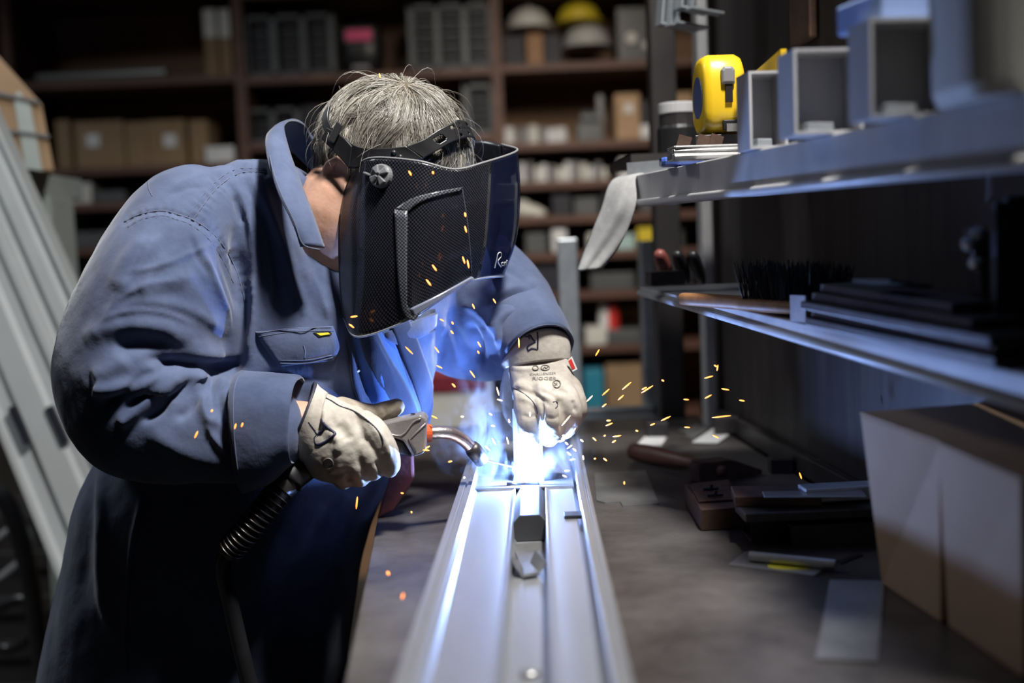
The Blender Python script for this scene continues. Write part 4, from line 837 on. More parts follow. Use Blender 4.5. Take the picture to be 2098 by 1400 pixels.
def sec(t, w_, h_, zc): c = hA + hd_ * t + hz * zc; return [c - hs * w_ - hz * h_, c + hs * w_ - hz * h_, c + hs * w_ + hz * h_, c - hs * w_ + hz * h_]
obj('hammer_head', loft([sec(0, .013, .013, .0135), sec(.004, .0145, .0145, .0150), sec(.050, .0145, .0145, .0150), sec(.062, .012, .0125, .014), sec(.105, .011, .003, .006)]), M_rust, hm, bevel=.001)
obj('hammer_handle', tube(spline([hA + hd_ * .036 + hz * .015 - hs * .02, hA + hd_ * .034 + hz * .015 + hs * .03, hA + hd_ * .012 + hz * .0155 + hs * .12, hA - hd_ * .006 + hz * .0155 + hs * .19], 5), [.008] * 5 + [.0085] * 3 + [.011, .012, .0135, .0145, .0145, .0145, .014, .013], 14), mat('red_brown_handle', (.12, .04, .03), .5, col2=(.17, .08, .05), vscale=12), hm, smooth=True)
obj('eye_ring', tube(np.array(ell(hA + hd_ * .036 + hz * .015 - hs * .0150, hd_ * .0058, hz * .0058, 16)), .0009, 5, caps=False), M_plate, hm)
bl = empty('machined_block', atz(1460, 1060, BZ), 'rusty machined steel block with a small plate on top beside the hammer', 'metal block')
b4 = [atz(1403, 1032, BZ), atz(1494, 1022, BZ), atz(1527, 1084, BZ), atz(1437, 1089, BZ)]
obj('block_body', hexa(b4, [p + np.array([0, 0, .0265]) for p in b4]), M_rust, bl, bevel=.0015)
q4 = [atz(1415, 998, BZ + .0265), atz(1490, 992, BZ + .0265), atz(1504, 1028, BZ + .0265), atz(1432, 1032, BZ + .0265)]
tp = obj('top_plate', hexa(q4, [p + np.array([0, 0, .003]) for p in q4]), M_rust, bl, bevel=.0006)
for x, y in ((1456, 1005), (1465, 1018)):
    c = atz(x, y, BZ + .0297); obj('screw', join(tube([c - [.009, 0, -.002], c + [.010, .002, .002]], .0018, 8), tube([c + [.0, 0, .001], c + [.001, 0, .0075]], .0024, 8)), M_black, tp)
# flat bars and tubes piled against the cartons
MX = rz(-.03)
tube_p = atz(1520, 1095, BZ)
def hollow(c, s, ax, t=.002):
    """open ended square tube along local x"""
    c = np.asarray(c, float); A = np.asarray(ax); parts = []
    for sy, sz, dy, dz_ in ((s[1], t, 0, s[2] / 2 - t / 2), (s[1], t, 0, -s[2] / 2 + t / 2), (t, s[2] - 2 * t, s[1] / 2 - t / 2, 0), (t, s[2] - 2 * t, -s[1] / 2 + t / 2, 0)):
        parts.append(box(c + A[1] * dy + A[2] * dz_, (s[0], sy, sz), A))
    return join(*parts)
def bar_from(px, py, z, L, w_, h_, ang, m, name, label, cat, hol=False, tilt=0):
    p = atz(px, py, z); A = rz(ang, tilt); c = p + A[0] * L / 2 + A[1] * w_ / 2 + A[2] * h_ / 2
    return tag(obj(name, hollow(c, (L, w_, h_), A) if hol else box(c, (L, w_, h_), A), m, bevel=.0 if hol else .0012), label, cat)
bar_from(1540, 1112, BZ, .20, .05, .034, .0, M_darkst, 'square_tube', 'black square steel tube at the bottom of the pile', 'steel tube', True)
bar_from(1622, 1126, BZ, .12, .032, .026, .02, M_darkst, 'angle_section', 'short black channel in front of the pile with chipped pale end', 'steel section', True)
bar_from(1528, 1072, BZ + .034, .20, .055, .010, .02, M_darkst, 'flat_bar', 'dark flat bar resting on the square tube', 'steel bar')
bar_from(1506, 1040, BZ + .044, .095, .06, .012, -.12, M_rust, 'rusty_plate', 'thick rusty plate on the left end of the pile', 'metal plate')
bar_from(1566, 1022, BZ + .056, .11, .03, .002, -.14, M_plate, 'thin_bracket', 'thin bent bracket plate lying across the pile', 'bracket')
bar_from(1652, 1032, BZ + .046, .10, .03, .016, .06, M_galv, 'flat_bar', 'shiny galvanised bar topmost on the pile next to the carton', 'steel bar')
block('steel_block', 1600, 968, (.034, .026, .022), -.05, M_darkst, 'dark steel cube behind the pile of bars near the hammer', 'metal block')
bar_from(1672, 985, BZ, .036, .006, .030, -.05, M_panel, 'steel_offcut', 'thin square offcut propped against the back panel', 'metal offcut', tilt=0)
yp = empty('marked_plate', atz(1600, 1160, BZ), 'thin steel plate with a yellow paint mark lying under a short rod', 'metal plate')
obj('plate_sheet', slab_px([(1492, 1161), (1528, 1133), (1716, 1152), (1668, 1183)], BZ, BZ + .002), M_plate, yp)
c = atz(1625, 1160, BZ + .0021); obj('paint_mark', ([*ell(c, [.026, -.002, 0], [.0, .014, 0], 24)], [tuple(range(24))]), mat('yellow_paint', (.62, .55, .03), .55), yp)
rodA, rodB = atz(1536, 1140, BZ + .0075), atz(1712, 1158, BZ + .0075)
rd = tag(obj('steel_rod', tube([rodA, rodB], .0055, 14), M_plate, smooth=False), 'short round steel rod lying across the yellow marked plate', 'steel rod')
tag(obj('flat_plate', slab_px([(1700, 1193), (1812, 1196), (1797, 1361), (1671, 1356)], BZ, BZ + .0025), M_plate), 'rectangular bright steel plate in front of the cartons', 'metal plate')
tag(obj('steel_sliver', slab_px([(1716, 1152), (1760, 1136), (1768, 1140), (1722, 1158)], BZ, BZ + .0015), M_darkst), 'dark metal sliver pointing at the carton beside the marked plate', 'metal offcut')
# cartons
def carton(A, B_, C_, D_, ex, label):
    a, b, c, d = (at(*p) for p in (A, B_, C_, D_)); e = np.array(ex)
    r = empty('cardboard_box', (c + d) / 2 + e / 2, label, 'box')
    obj('carton_body', hexa([d, c, c + e, d + e], [a, b, b + e, a + e]), M_card, r, bevel=.0015)
    tp0 = [a, b, b + e, a + e]; m1, m2 = (a + b) / 2, (a + b) / 2 + e
    up = np.array([0, 0, .0025]); g = (b - a) * .004
    obj('top_flap', hexa([a, m1 - g, m2 - g, a + e], [a + up, m1 - g + up, m2 - g + up, a + e + up]), M_card, r)
    obj('top_flap', hexa([m1 + g, b, b + e, m2 + g], [m1 + g + up, b + up, b + e + up, m2 + g + up]), M_card, r)
pD, pC = atz(1806, 1197, BZ), atz(1928, 1277, BZ)
carton((1762, 850, pD[1]), (1926, 911, pC[1]), (1928, 1277, pC[1]), (1806, 1197, pD[1]), (.16, .035, 0), 'brown cardboard box farther from the camera, next to the pile of bars')
pD2, pC2 = atz(1942, 1283, BZ), atz(2098, 1392, BZ)
carton((1920, 912, pD2[1]), (2092, 988, pC2[1]), (2098, 1392, pC2[1]), (1942, 1283, pD2[1]), (.16, .035, 0), 'brown cardboard box nearest the camera at the right edge')

# ------------------------------------------------------------------ things on the upper shelf
def uz(Y): return on_upper(0, 0, Y) + .0005
tm = at(1472, 200, 1.50); tmz = at(1472, 279, 1.50)[2]
tag(obj('steel_pad', box(np.array([tm[0] + .004, 1.51, (uz(1.50) + tmz) / 2 - .0004]), (.075, .09, max(.004, tmz - uz(1.50) - .0006)), rz(-.08)), M_darkst, bevel=.001), 'dark flat steel pad under the tape measure', 'metal pad')
tape = empty('tape_measure', (tm[0], 1.50, tmz), 'yellow tape measure standing on the upper shelf', 'tape measure')
TA = np.array([nrm([.99, .08, 0]), nrm([-.08, .99, 0]), [0, 0, 1.0]])
h_t = .103; w_t = .054; l_t = .076
def tring(x, k): # D-shaped outline in local y-z at local x
    out = []
    for i in range(28):
        a = 2 * math.pi * i / 28; y, z = math.cos(a), math.sin(a)
        yy = math.copysign(abs(y) ** (2 / 3.2), y) * l_t / 2 * k; zz = math.copysign(abs(z) ** (2 / (2.3 if z > 0 else 4)), z) * h_t / 2 * k
        out.append(np.array([tm[0], 1.50, tmz + h_t / 2]) + TA[0] * x + TA[1] * yy + TA[2] * zz)
    return out
obj('case', loft([tring(x, k) for x, k in ((-w_t / 2, .80), (-w_t / 2 + .003, .93), (-w_t / 2 + .010, 1), (w_t / 2 - .010, 1), (w_t / 2 - .003, .93), (w_t / 2, .80))]), M_yellow, tape, smooth=True)
tc_ = np.array([tm[0], 1.50, tmz])
obj('side_badge', loft([[tc_ + TA[0] * (-w_t / 2 - d) + TA[1] * l_t * .30 * math.cos(a) + TA[2] * (h_t * .48 + h_t * .26 * math.sin(a)) for a in np.linspace(0, 2 * math.pi, 24, endpoint=False)] for d in (0, .0012)]), mat('badge_blue', (.10, .14, .30), .35), tape)
fy = -l_t / 2
obj('lock_button', loft([[tc_ + TA[1] * (fy * 1.0 - d) + TA[0] * (.0085 * k * x + .002) + TA[2] * (h_t * .70 + z * .011 * k) for x, z in ((-1, -1), (1, -1), (1, .6), (.6, 1), (-.6, 1), (-1, .6))] for d, k in ((-.004, 1), (.004, 1), (.006, .75))]), M_greyp, tape, bevel=.001)
obj('lock_stem', box(tc_ + TA[1] * (fy - .001) + TA[2] * h_t * .50 + TA[0] * .003, (.009, .004, .026), TA), M_black, tape)
obj('tape_mouth', box(tc_ + TA[1] * (fy - .002) + TA[2] * .010 + TA[0] * .006, (.024, .008, .012), TA), M_black, tape, bevel=.001)
obj('tape_hook', box(tc_ + TA[1] * (fy - .008) + TA[2] * .006 + TA[0] * .006, (.018, .002, .010), TA), M_plate, tape)
for (x0, x1, y0, y1, Y, label) in ((1532, 1612, 132, 292, 1.21, 'open square steel section next to the tape measure'), (1622, 1768, 92, 268, 1.06, 'open square steel section in the middle of the upper shelf'), (1776, 1952, 28, 232, .93, 'tall open square steel section on the upper shelf')):
    a, b = at(x0, y1, Y), at(x1, y1, Y); wd = b[0] - a[0]; ht = (at(x0, y0, Y) - at(x0, y1, Y))[2]; z = uz(Y)
    A = np.array([[0, 1.0, 0], [-1.0, 0, 0], [0, 0, 1.0]]); A = np.array([nrm([-.09, 1, 0]), nrm([-1, -.09, 0]), [0, 0, 1.0]])
    tag(obj('square_section', hollow(np.array([(a[0] + b[0]) / 2, Y + .0225, z + ht / 2]), (.045, wd, ht), A, .003) if False else join(hollow(np.array([(a[0] + b[0]) / 2, Y + .0225, z + ht / 2]), (.045, wd, ht), A, .003), box(np.array([(a[0] + b[0]) / 2, Y + .0460, z + ht / 2]), (.003, wd, ht), A)), M_lip), label, 'steel section')
    tag(obj('chip_or_glint', box(np.array([(a[0] + b[0]) / 2 - wd * .12, Y + .022, z + .003 + .0042]), (wd * .42, .03, .008), rz(.3)), M_galv, bevel=.001), 'shiny piece added for the blue reflection in the ' + label[5:], 'metal piece')  # shiny piece added to give the blue reflection on the section floor
a = at(2045, 215, .80); tag(obj('white_tub', loft([ell(np.array([a[0] + .035, .85, uz(.85) + z]), [r_, 0, 0], [0, r_, 0], 24, 4) for z, r_ in ((0, .048), (.01, .052), (.15, .056), (.155, .058))]), M_cream, smooth=False), 'pale plastic tub at the right end of the upper shelf', 'tub')
sC = at(1858, 26, .93); 
tag(obj('blue_packet', box(np.array([sC[0], .985, sC[2] + .010]), (.050, .07, .026), rz(.25)), mat('pale_blue_plastic', (.30, .42, .75), .4), bevel=.003), 'pale blue packet on top of the tall steel section', 'packet')
fr0, fr1 = at(1513, 196, 1.45), at(1600, 124, 1.225)
tag(obj('folding_rule', hexa([fr0 + [0, 0, -.012], fr0 + [.006, 0, -.012], fr1 + [.006, 0, -.012], fr1 + [0, 0, -.012]], [fr0 + [0, 0, .012], fr0 + [.006, 0, .012], fr1 + [.006, 0, .012], fr1 + [0, 0, .012]]), M_yellow), 'yellow wooden rule leaning behind the tape measure', 'ruler')
# hinge plates in a pile
hz0 = uz(1.40); hx_ = at(1443, 320, 1.40)[0]
for i, (dx, dzz, L, ang, lab, h_) in enumerate(((0, .004, .085, .05, 'lowest steel hinge plate of the pile beside the tape measure', .007), (.002, .0115, .088, .02, 'middle steel hinge plate of the pile beside the tape measure', .005), (-.002, .0172, .080, .10, 'topmost steel hinge plate of the pile beside the tape measure', .003))):
    r = empty('hinge_plate', (hx_ + dx, 1.40, hz0 + dzz), lab, 'hinge', 'hinge plates by the tape measure')
    A = rz(ang); c = np.array([hx_ + dx, 1.40, hz0 + dzz + h_ / 2])
    obj('leaf', box(c, (L, .035, h_), A), M_plate, r, bevel=.0008)
    obj('knuckle', tube([c + A[0] * (-L * .48) - A[1] * .018, c + A[0] * L * .46 - A[1] * .018], h_ * .62, 10), M_plate, r)
    if i == 2:
        for k in (-.28, .02, .22): obj('lug', box(c + A[0] * L * k + [0, 0, .008], (.016, .002, .014), rz(ang + .5 * k, .3)), M_rust, r)
bx_ = at(1412, 336, 1.44); tag(obj('blue_wrap', loft([ell(np.array([x, 1.455, uz(1.455) + .0065]), [0, .016 * k, 0], [0, 0, .0065 * k], 16, 3) for x, k in ((bx_[0] - .034, .8), (bx_[0] - .03, 1), (bx_[0] + .028, 1), (bx_[0] + .034, .7))]), mat('blue_film', (.07, .13, .45), .25, coat=.4)), 'crinkled blue plastic wrap under the pile of hinges', 'wrapping')
e0, e1 = at(1268, 368, 1.60), at(1405, 350, 1.55)
tag(obj('square_section', hollow((e0 + e1) / 2 + np.array([.012, .03, .008]), (np.linalg.norm(e1 - e0) * .8, .03, .026), rz(math.atan2(e1[1] - e0[1], e1[0] - e0[0])), .002), M_galv), 'small open galvanised section at the far left end of the upper shelf', 'steel section')
tag(obj('chip_or_glint', box(at(1428, 342, 1.46), (.022, .012, .012), rz(.1)), M_plate, bevel=.001), 'little bright steel cube on the shelf edge left of the blue wrap', 'metal piece')
cup = at(1392, 318, 1.80); 
cn = empty('knurled_canister', (cup[0], 1.80, cup[2]), 'black knurled canister with grey lid behind the hinge plates', 'canister')
obj('canister_body', tube([cup + [0, 0, z] for z in (0, .04, .045)], [.034, .034, .031], 28), M_black, cn)
obj('canister_neck', tube([cup + [0, 0, z] for z in (.045, .062)], .030, 24), M_darkst, cn); obj('lid', tube([cup + [0, 0, z] for z in (.062, .064, .078, .080)], [.030, .032, .032, .029], 28), M_lip, cn)
tag(obj('shelf_bracket', box(cup + np.array([.02, .06, -.006]), (.22, .22, .012), BAX), M_panel), 'dark steel ledge carrying the knurled canister', 'ledge')
# rag draped over the shelf end
rag_l = [(1300, 356, 1.66), (1262, 366, 1.63), (1246, 385, 1.608), (1232, 430, 1.602), (1212, 480, 1.60), (1196, 520, 1.595), (1183, 556, 1.59)]
rag_r = [(1352, 345, 1.63), (1320, 356, 1.60), (1303, 366, 1.588), (1304, 412, 1.575), (1288, 465, 1.58), (1265, 508, 1.585), (1234, 550, 1.585)]
A_, C_ = spline([at(*p) for p in rag_l], 8), spline([at(*p) for p in rag_r], 8); gl = []; nvr = 16
for i in range(len(A_)):
    for j, t in enumerate(np.linspace(0, 1, nvr)):
        s_ = i / (len(A_) - 1); gl.append(A_[i] * (1 - t) + C_[i] * t + np.array([0, -1, 0]) * (.008 * math.sin(t * math.pi) + .004 * math.sin(t * 9 + s_ * 7) * s_))
rag = tag(obj('cloth_rag', (gl, [(i * nvr + j, i * nvr + j + 1, (i + 1) * nvr + j + 1, (i + 1) * nvr + j) for i in range(len(A_) - 1) for j in range(nvr - 1)]), mat('grey_rag', (.26, .26, .26), .85, col2=(.38, .38, .38), vscale=14, bump=.4, bscale=60, vmin=.4, vmax=.6), smooth=True, solid=.003, offset=0), 'grey white rag hanging over the far end of the upper shelf', 'rag')
# aluminium angles hanging at the top
for i, (x, y, wd, hgt, lab) in enumerate(((1350, 52, 26, 110, 'leftmost pale aluminium angle hanging above the shelf'), (1368, 54, 20, 110, 'second pale aluminium angle hanging above the shelf'), (1384, 50, 18, 110, 'third pale aluminium angle hanging above the shelf'), (1390, 18, 16, 80, 'fourth aluminium angle hanging, set higher and farther right'), (1412, 20, 14, 80, 'rightmost aluminium angle hanging, next to the dark panel'))):
    p = at(x, y, 1.85 - .012 * i); A = rz(.35 + .1 * (i % 2), .12); r = empty('aluminium_angle', p, lab, 'metal angle', 'hanging aluminium angles')
    obj('upright_leg', box(p + A[2] * .10, (.003, .022, .20), A), M_galv, r); obj('foot_leg', box(p + A[0] * .028 + A[2] * .002, (.056, .022, .003), A), M_galv, r)

# ------------------------------------------------------------------ things on the lower shelf
def lz(Y): return on_lower(Y) + .001
br = empty('hand_brush', at(1540, 610, 1.32), 'wooden hand brush lying bristles up on the lower shelf', 'brush')
bp0, bp1 = at(1376, 600, 1.38), at(1712, 602, 1.20); bd_ = bp1 - bp0; zb = lz(1.38) + .006
def bsec(t, hw, hh):
    c = bp0 + bd_ * t; c = np.array([c[0] + .012, c[1], lz(c[1]) + .010]); s = nrm(np.cross(bd_, [0, 0, 1])); return ell(c, s * hw, np.array([0, 0, hh]), 18, 3)
obj('brush_back', loft([bsec(t, hw, hh) for t, hw, hh in ((0, .006, .005), (.02, .011, .0075), (.12, .012, .0078), (.35, .012, .008), (.45, .020, .008), (.6, .024, .008), (.95, .022, .007), (1.0, .012, .004))]), mat('worn_beech', (.30, .14, .055), .55, col2=(.20, .09, .04), vscale=20, stretch=(3, 3, 3)), br, smooth=True)
bs = []
for i in range(26):
    for j in range(5):
        t = .46 + .50 * i / 25; c = bp0 + bd_ * t; s = nrm(np.cross(bd_, [0, 0, 1])); b0 = np.array([c[0] + .012, c[1], lz(c[1]) + .016]) + s * (j - 2) * .0075
        for q in range(4):
            e_ = b0 + np.array([RNG.normal() * .005, RNG.normal() * .006, .040 + RNG.normal() * .003]) + nrm(bd_) * (.012 * (t - .7)); bs.append(tube([b0 + RNG.normal(size=3) * .001, (b0 + e_) / 2 + RNG.normal(size=3) * .001, e_], [.0008, .0007, .0003], 3, caps=False))
tag(obj('bristles', join(*bs), M_black, br), kind='stuff')
for i, (dxp, L, off, lab) in enumerate(((0, .30, 0, 'lowest dark flat bar of the stack on the lower shelf'), (6, .29, .004, 'second dark flat bar of the stack on the lower shelf'), (-4, .30, -.003, 'third dark flat bar of the stack on the lower shelf'), (10, .26, .002, 'fourth dark flat bar of the stack on the lower shelf'), (20, .22, .006, 'topmost dark flat bar of the stack on the lower shelf'))):
    p = at(1640 + dxp, 680, 1.17); d = nrm(lnt - lft); s = np.array([d[1], -d[0], 0]) * -1; s = s if s[0] > 0 else -s; s = nrm(s); zup = nrm(np.cross(d, s)); zup = zup if zup[2] > 0 else -zup
    c = np.array([p[0], p[1], lz(1.17)]) + d * L / 2 + s * (.03 + off) + zup * (.0045 + i * .0085); tag(obj('flat_bar', box(c, (.05, L, .008), (s, d, zup)), M_darkst, bevel=.0008), lab, 'steel bar', 'flat bars stacked on the lower shelf')
d = nrm(lnt - lft); p = at(1622, 672, 1.20)
tag(obj('angle_offcut', join(box(np.array([p[0] + .008, p[1], lz(p[1]) + .014]), (.003, .03, .028), rz(.3)), box(np.array([p[0] + .018, p[1], lz(p[1]) + .002]), (.022, .03, .003), rz(.3))), M_plate), 'short bright angle offcut standing against the bar stack', 'metal offcut')
p = at(1785, 690, 1.05); tag(obj('bent_plate', box(np.array([p[0] + .02, p[1], lz(p[1]) + .052]), (.05, .05, .003), rz(.4, .15)), M_rackg), 'small grey plate resting on the bar stack', 'metal plate')
cp = at(2015, 740, .98); cz = lz(.98)
cla = empty('bar_clamp', (cp[0] + .02, .98, cz), 'black bar clamp standing upright on the lower shelf', 'clamp')
obj('clamp_bar', box(np.array([cp[0] + .030, .98, cz + .065]), (.022, .010, .13), rz(.1)), M_black, cla, bevel=.001)
obj('clamp_jaw', extrude_px([(1986, 470), (2018, 462), (2030, 480), (2028, 620), (2012, 600), (2004, 540), (1990, 510)], .975, .990), M_darkst, cla, bevel=.002)
for x, y in ((1985, 500), (2000, 540), (2003, 480)): obj('clamp_screw', ball(at(x, y, .972), .0065), M_plate, cla, smooth=True)
p = at(2065, 600, .94); tag(obj('black_board', box(np.array([p[0] + .004, .95, cz + .062]), (.024, .006, .125), rz(.15)), M_black), 'tall narrow black plate beside the bar clamp', 'plate')
for x, y, r_, m_, lab in ((1352, 555, 15, mat('red_handle', (.22, .06, .05), .45), 'dark red screwdriver leaning at the far end of the lower shelf'), (1388, 555, 13, M_black, 'black screwdriver leaning beside the red one'), (1420, 556, 13, M_black, 'black screwdriver nearest the rack post')):
    p0, p1 = at(x + 18, y + 20, 1.74), at(x, y - 32, 1.70); sd = empty('screwdriver', p0, lab, 'screwdriver'); obj('grip', tube(spline([p0, (p0 + p1) / 2, p1], 4), np.array([.6, .8, .95, 1, 1, 1, 1, 1, .85]) * r_ * m_per_px(1.72), 16, round_ends=True), m_, sd, smooth=True)
    obj('blade', tube([p0 + (p0 - p1) * .35, p0], .003, 8), M_plate, sd)
p = at(1338, 580, 1.66); tag(obj('steel_block', box(np.array([p[0] + .02, 1.68, lz(1.66) + .010]), (.05, .05, .020), rz(.05)), M_darkst, bevel=.001), 'dark steel block at the far left end of the lower shelf', 'metal block')

# ------------------------------------------------------------------ galvanised gate frame behind the bench
gf_ = empty('gate_frame', np.array([at(1260, 860, 2.34)[0], 2.34, 0]), 'galvanised steel frame with two upright posts behind the bench', 'frame')
def post_px(x0, x1, y0, y1, Y, dep, m, par, name): 
    a, b = at(x0, y0, Y), at(x1, y1, Y); c_ = (a + b) / 2; wd = (at(x1, (y0 + y1) / 2, Y) - at(x0, (y0 + y1) / 2, Y))[0]; ht = abs(at((x0 + x1) / 2, y0, Y)[2] - at((x0 + x1) / 2, y1, Y)[2]); return obj(name, box(c_ + np.array([0, dep / 2, 0]), (abs(wd), dep, ht)), m, par, bevel=.003)
post_px(1160, 1200, 488, 1500, 2.36, .05, M_galv, gf_, 'post'); post_px(1326, 1366, 492, 1500, 2.36, .05, M_galv, gf_, 'post')
post_px(1190, 1340, 836, 850, 2.33, .03, M_galv, gf_, 'rail'); post_px(1180, 1346, 856, 884, 2.30, .04, M_galv, gf_, 'rail')
fl_p = at(1370, 1500, 2.36); obj('foot_rail', box(np.array([at(1260, 900, 2.36)[0], 2.385, (at(1260, 1500, 2.36)[2]) / 2]), (.30, .05, at(1260, 1500, 2.36)[2])), M_galv, gf_)
obj('bolt_knob', tube([at(1366, 852, 2.33), at(1382, 846, 2.30)], [.014, .016], 14), M_black, gf_); obj('bolt', tube([at(1372, 836, 2.33), at(1376, 834, 2.29)], .008, 12), M_galv, gf_)

# ------------------------------------------------------------------ wooden shelving along the back wall
SY = 3.95                                          # front plane of the boards
bc = empty('wooden_shelving', (-.3, 4.1, 0), 'dark brown timber shelving full of parts along the back wall', 'shelving')
def xs(px, py=300, Y=SY): return at(px, py, Y)[0]
def zs(px, py, Y=SY): return at(px, py, Y)[2]
ups = [xs(20, 200), xs(492, 150), xs(1018, 150), xs(1560, 150)]
for x in ups: obj('upright', box((x, SY + .20, 1.15), (.035, .40, 2.3)), M_wood_red, bc)
bays = [(ups[0], ups[1], [(260, -30), (260, 168), (260, 348), (180, 424), (200, 514), (200, 596), (250, 690), (250, 800), (250, 930)]),
        (ups[1], ups[2], [(750, -20), (700, 158), (560, 300), (560, 400), (700, 500), (900, 600), (900, 720), (900, 850)]),
        (ups[2], ups[3], [(1220, -30), (1220, 133), (1200, 296), (1180, 377), (1180, 448), (1250, 521), (1250, 603), (1250, 714), (1250, 860)])]
BZs = []
for x0, x1, L in bays:
    zz = []
    for px, py in L:
        z = zs(px, py); zz.append(z)
        if z > .05: obj('shelf_board', box(((x0 + x1) / 2, SY + .20, z), (x1 - x0 - .036, .40, .026)), M_wood_red, bc)
    BZs.append(zz)
    obj('back_board', box(((x0 + x1) / 2, SY + .405, 1.15), (x1 - x0, .012, 2.3)), M_wood, bc)
def board_under(bay, py, px):
    z = zs(px, py); c = [q for q in BZs[bay] if q + .013 < z + .05]; return max(c) + .0135
def px_box(name, x0, y0, x1, bay, depth, m, label, cat, Yf=SY + .03, group=None, bev=.003):
    """box on a board: pixel columns x0..x1, top at pixel row y0"""
    xc = (x0 + x1) / 2; ztop = zs(xc, y0, Yf); cand = [q for q in BZs[bay] if q < ztop]; zb = max(cand) + .0135
    a, b = xs(x0, y0, Yf), xs(x1, y0, Yf); h_ = max(.01, ztop - zb)
    o = obj(name, box(((a + b) / 2, Yf + depth / 2, zb + h_ / 2), (b - a, depth, h_)), m, None, bevel=bev); tag(o, label, cat, group)
    return o, (a + b) / 2, zb, b - a, h_
# cartons with white labels on the left bay
for x0, y0, x1, lab, lx, lwd in ((112, 246, 142, 'narrow brown carton at the left end of the middle shelf', None, 0), (150, 248, 252, 'brown carton with one white label on the middle left shelf', 190, 28), (255, 250, 300, 'narrow brown carton with small low white label', 246, 0), (300, 246, 378, 'brown carton with white label high on its front', 348, 26), (386, 246, 424, 'plain brown carton right of the labelled ones', None, 0)):
    o, cx, zb, wd, h_ = px_box('carton', x0, y0, x1, 0, .25, M_card_dk, lab, 'box')
    if lwd:
        p = at(lx, 288, SY + .028); obj('paper_label', box((p[0], SY + .0285, p[2]), (lwd / 590, .002, .045)), M_paper, o)
px_box('white_tray', 420, 300, 478, 0, .2, M_white, 'flat white tray at the right end of the middle left shelf', 'tray', Yf=SY + .01)
t0, t1 = at(78, 148, SY + .08), at(342, 146, SY + .06); zt = max(q for q in BZs[0] if q < t0[2]) + .0135 + .021
tag(obj('metal_pipe', tube([np.array([t0[0], t0[1], zt]), np.array([t1[0] - .02, t1[1], zt]), np.array([t1[0], t1[1], zt])], [.020, .020, .021], 20), mat('dull_pipe', (.20, .205, .20), .4, metal=.4), smooth=False), 'long grey pipe lying on the upper left shelf', 'pipe')
for x0, x1, lab in ((414, 442, 'left of two upright white topped folders'), (446, 470, 'right of two upright white topped folders')):
    o, cx, zb, wd, h_ = px_box('folder_box', x0, 18, x1, 0, .25, M_card_dk, lab, 'folder', group='folders by the upright')
    obj('white_top', box((cx, SY + .028, zb + h_ - .05), (wd * .9, .004, .095)), M_cream, o)
px_box('storage_tub', 118, 376, 186, 0, .25, M_cream, 'whitish storage tub on the third shelf of the left bay', 'tub'); px_box('dark_case', 194, 392, 256, 0, .22, M_rackg, 'dark flat case beside the whitish storage tub', 'case')
px_box('dark_case', 135, 440, 180, 0, .2, M_void, 'black case on the fourth shelf of the left bay', 'case', Yf=SY + .14); px_box('metal_tray', 130, 476, 240, 0, .12, M_rackg, 'long grey metal tray on the fourth shelf of the left bay', 'tray', Yf=SY + .005)
for i, x in enumerate((140, 168, 196)): px_box('small_tin', x, 566 + 4 * (i % 2), x + 22, 0, .06, M_rackg, ('left', 'middle', 'right')[i] + ' one of three small grey tins on the fifth left shelf', 'tin', group='small tins on the fifth left shelf')
px_box('old_carton', 190, 620, 300, 0, .25, M_card_dk, 'brown carton low on the left bay behind the leaning frames', 'box')
# racks of grey steel drawers
def drawer_rack(x0, y0, x1, bay, ncol, nrow, label, Yf=SY + .02, ybase=None):
    ztop = zs((x0 + x1) / 2, y0, Yf); cand = [q for q in BZs[bay] if q < ztop - .03]; zb = (max(cand) + .0135) if ybase is None else zs((x0 + x1) / 2, ybase, Yf)
    a, b = xs(x0, y0, Yf), xs(x1, y0, Yf); wd = b - a; ht = ztop - zb; r = empty('drawer_rack', ((a + b) / 2, Yf, zb), label, 'drawer rack')
    obj('cabinet_shell', join(box(((a + b) / 2, Yf + .19, zb + ht / 2), (wd, .02, ht)), *[box((a + wd * i / ncol + (.006 if i == 0 else -.006 if i == ncol else 0), Yf + .1, zb + ht / 2), (.022, .2, ht)) for i in range(ncol + 1)], box(((a + b) / 2, Yf + .1, zb + .006), (wd, .2, .012)), box(((a + b) / 2, Yf + .1, zb + ht - .006), (wd, .2, .012))), M_rackg, r)
    for i in range(ncol):
        for j in range(nrow):
            c = np.array([a + wd * (i + .5) / ncol, Yf + .1, zb + .012 + (ht - .024) * (j + .5) / nrow]); hh = (ht - .024) / nrow * .72
            d_ = obj('drawer', box(c + [0, .012, 0], (wd / ncol - .026, .16, hh)), M_void, r, bevel=.002); obj('drawer_lip', box(c + [0, -.072, hh * .42], (wd / ncol - .03, .008, hh * .22)), M_rackg, d_)
drawer_rack(496, 30, 680, 1, 3, 5, 'grey steel drawer rack at the left end of the top middle shelf')
drawer_rack(836, 8, 1006, 1, 3, 5, 'grey steel drawer rack right of the spare welding mask')
drawer_rack(950, 172, 1012, 1, 1, 6, 'narrow drawer rack beside the right upright behind the welder')
drawer_rack(502, 222, 612, 1, 2, 4, 'small drawer rack on the second middle shelf behind the collar')
px_box('black_case', 620, 215, 690, 1, .2, M_void, 'black case behind the welder head on the second middle shelf', 'case')
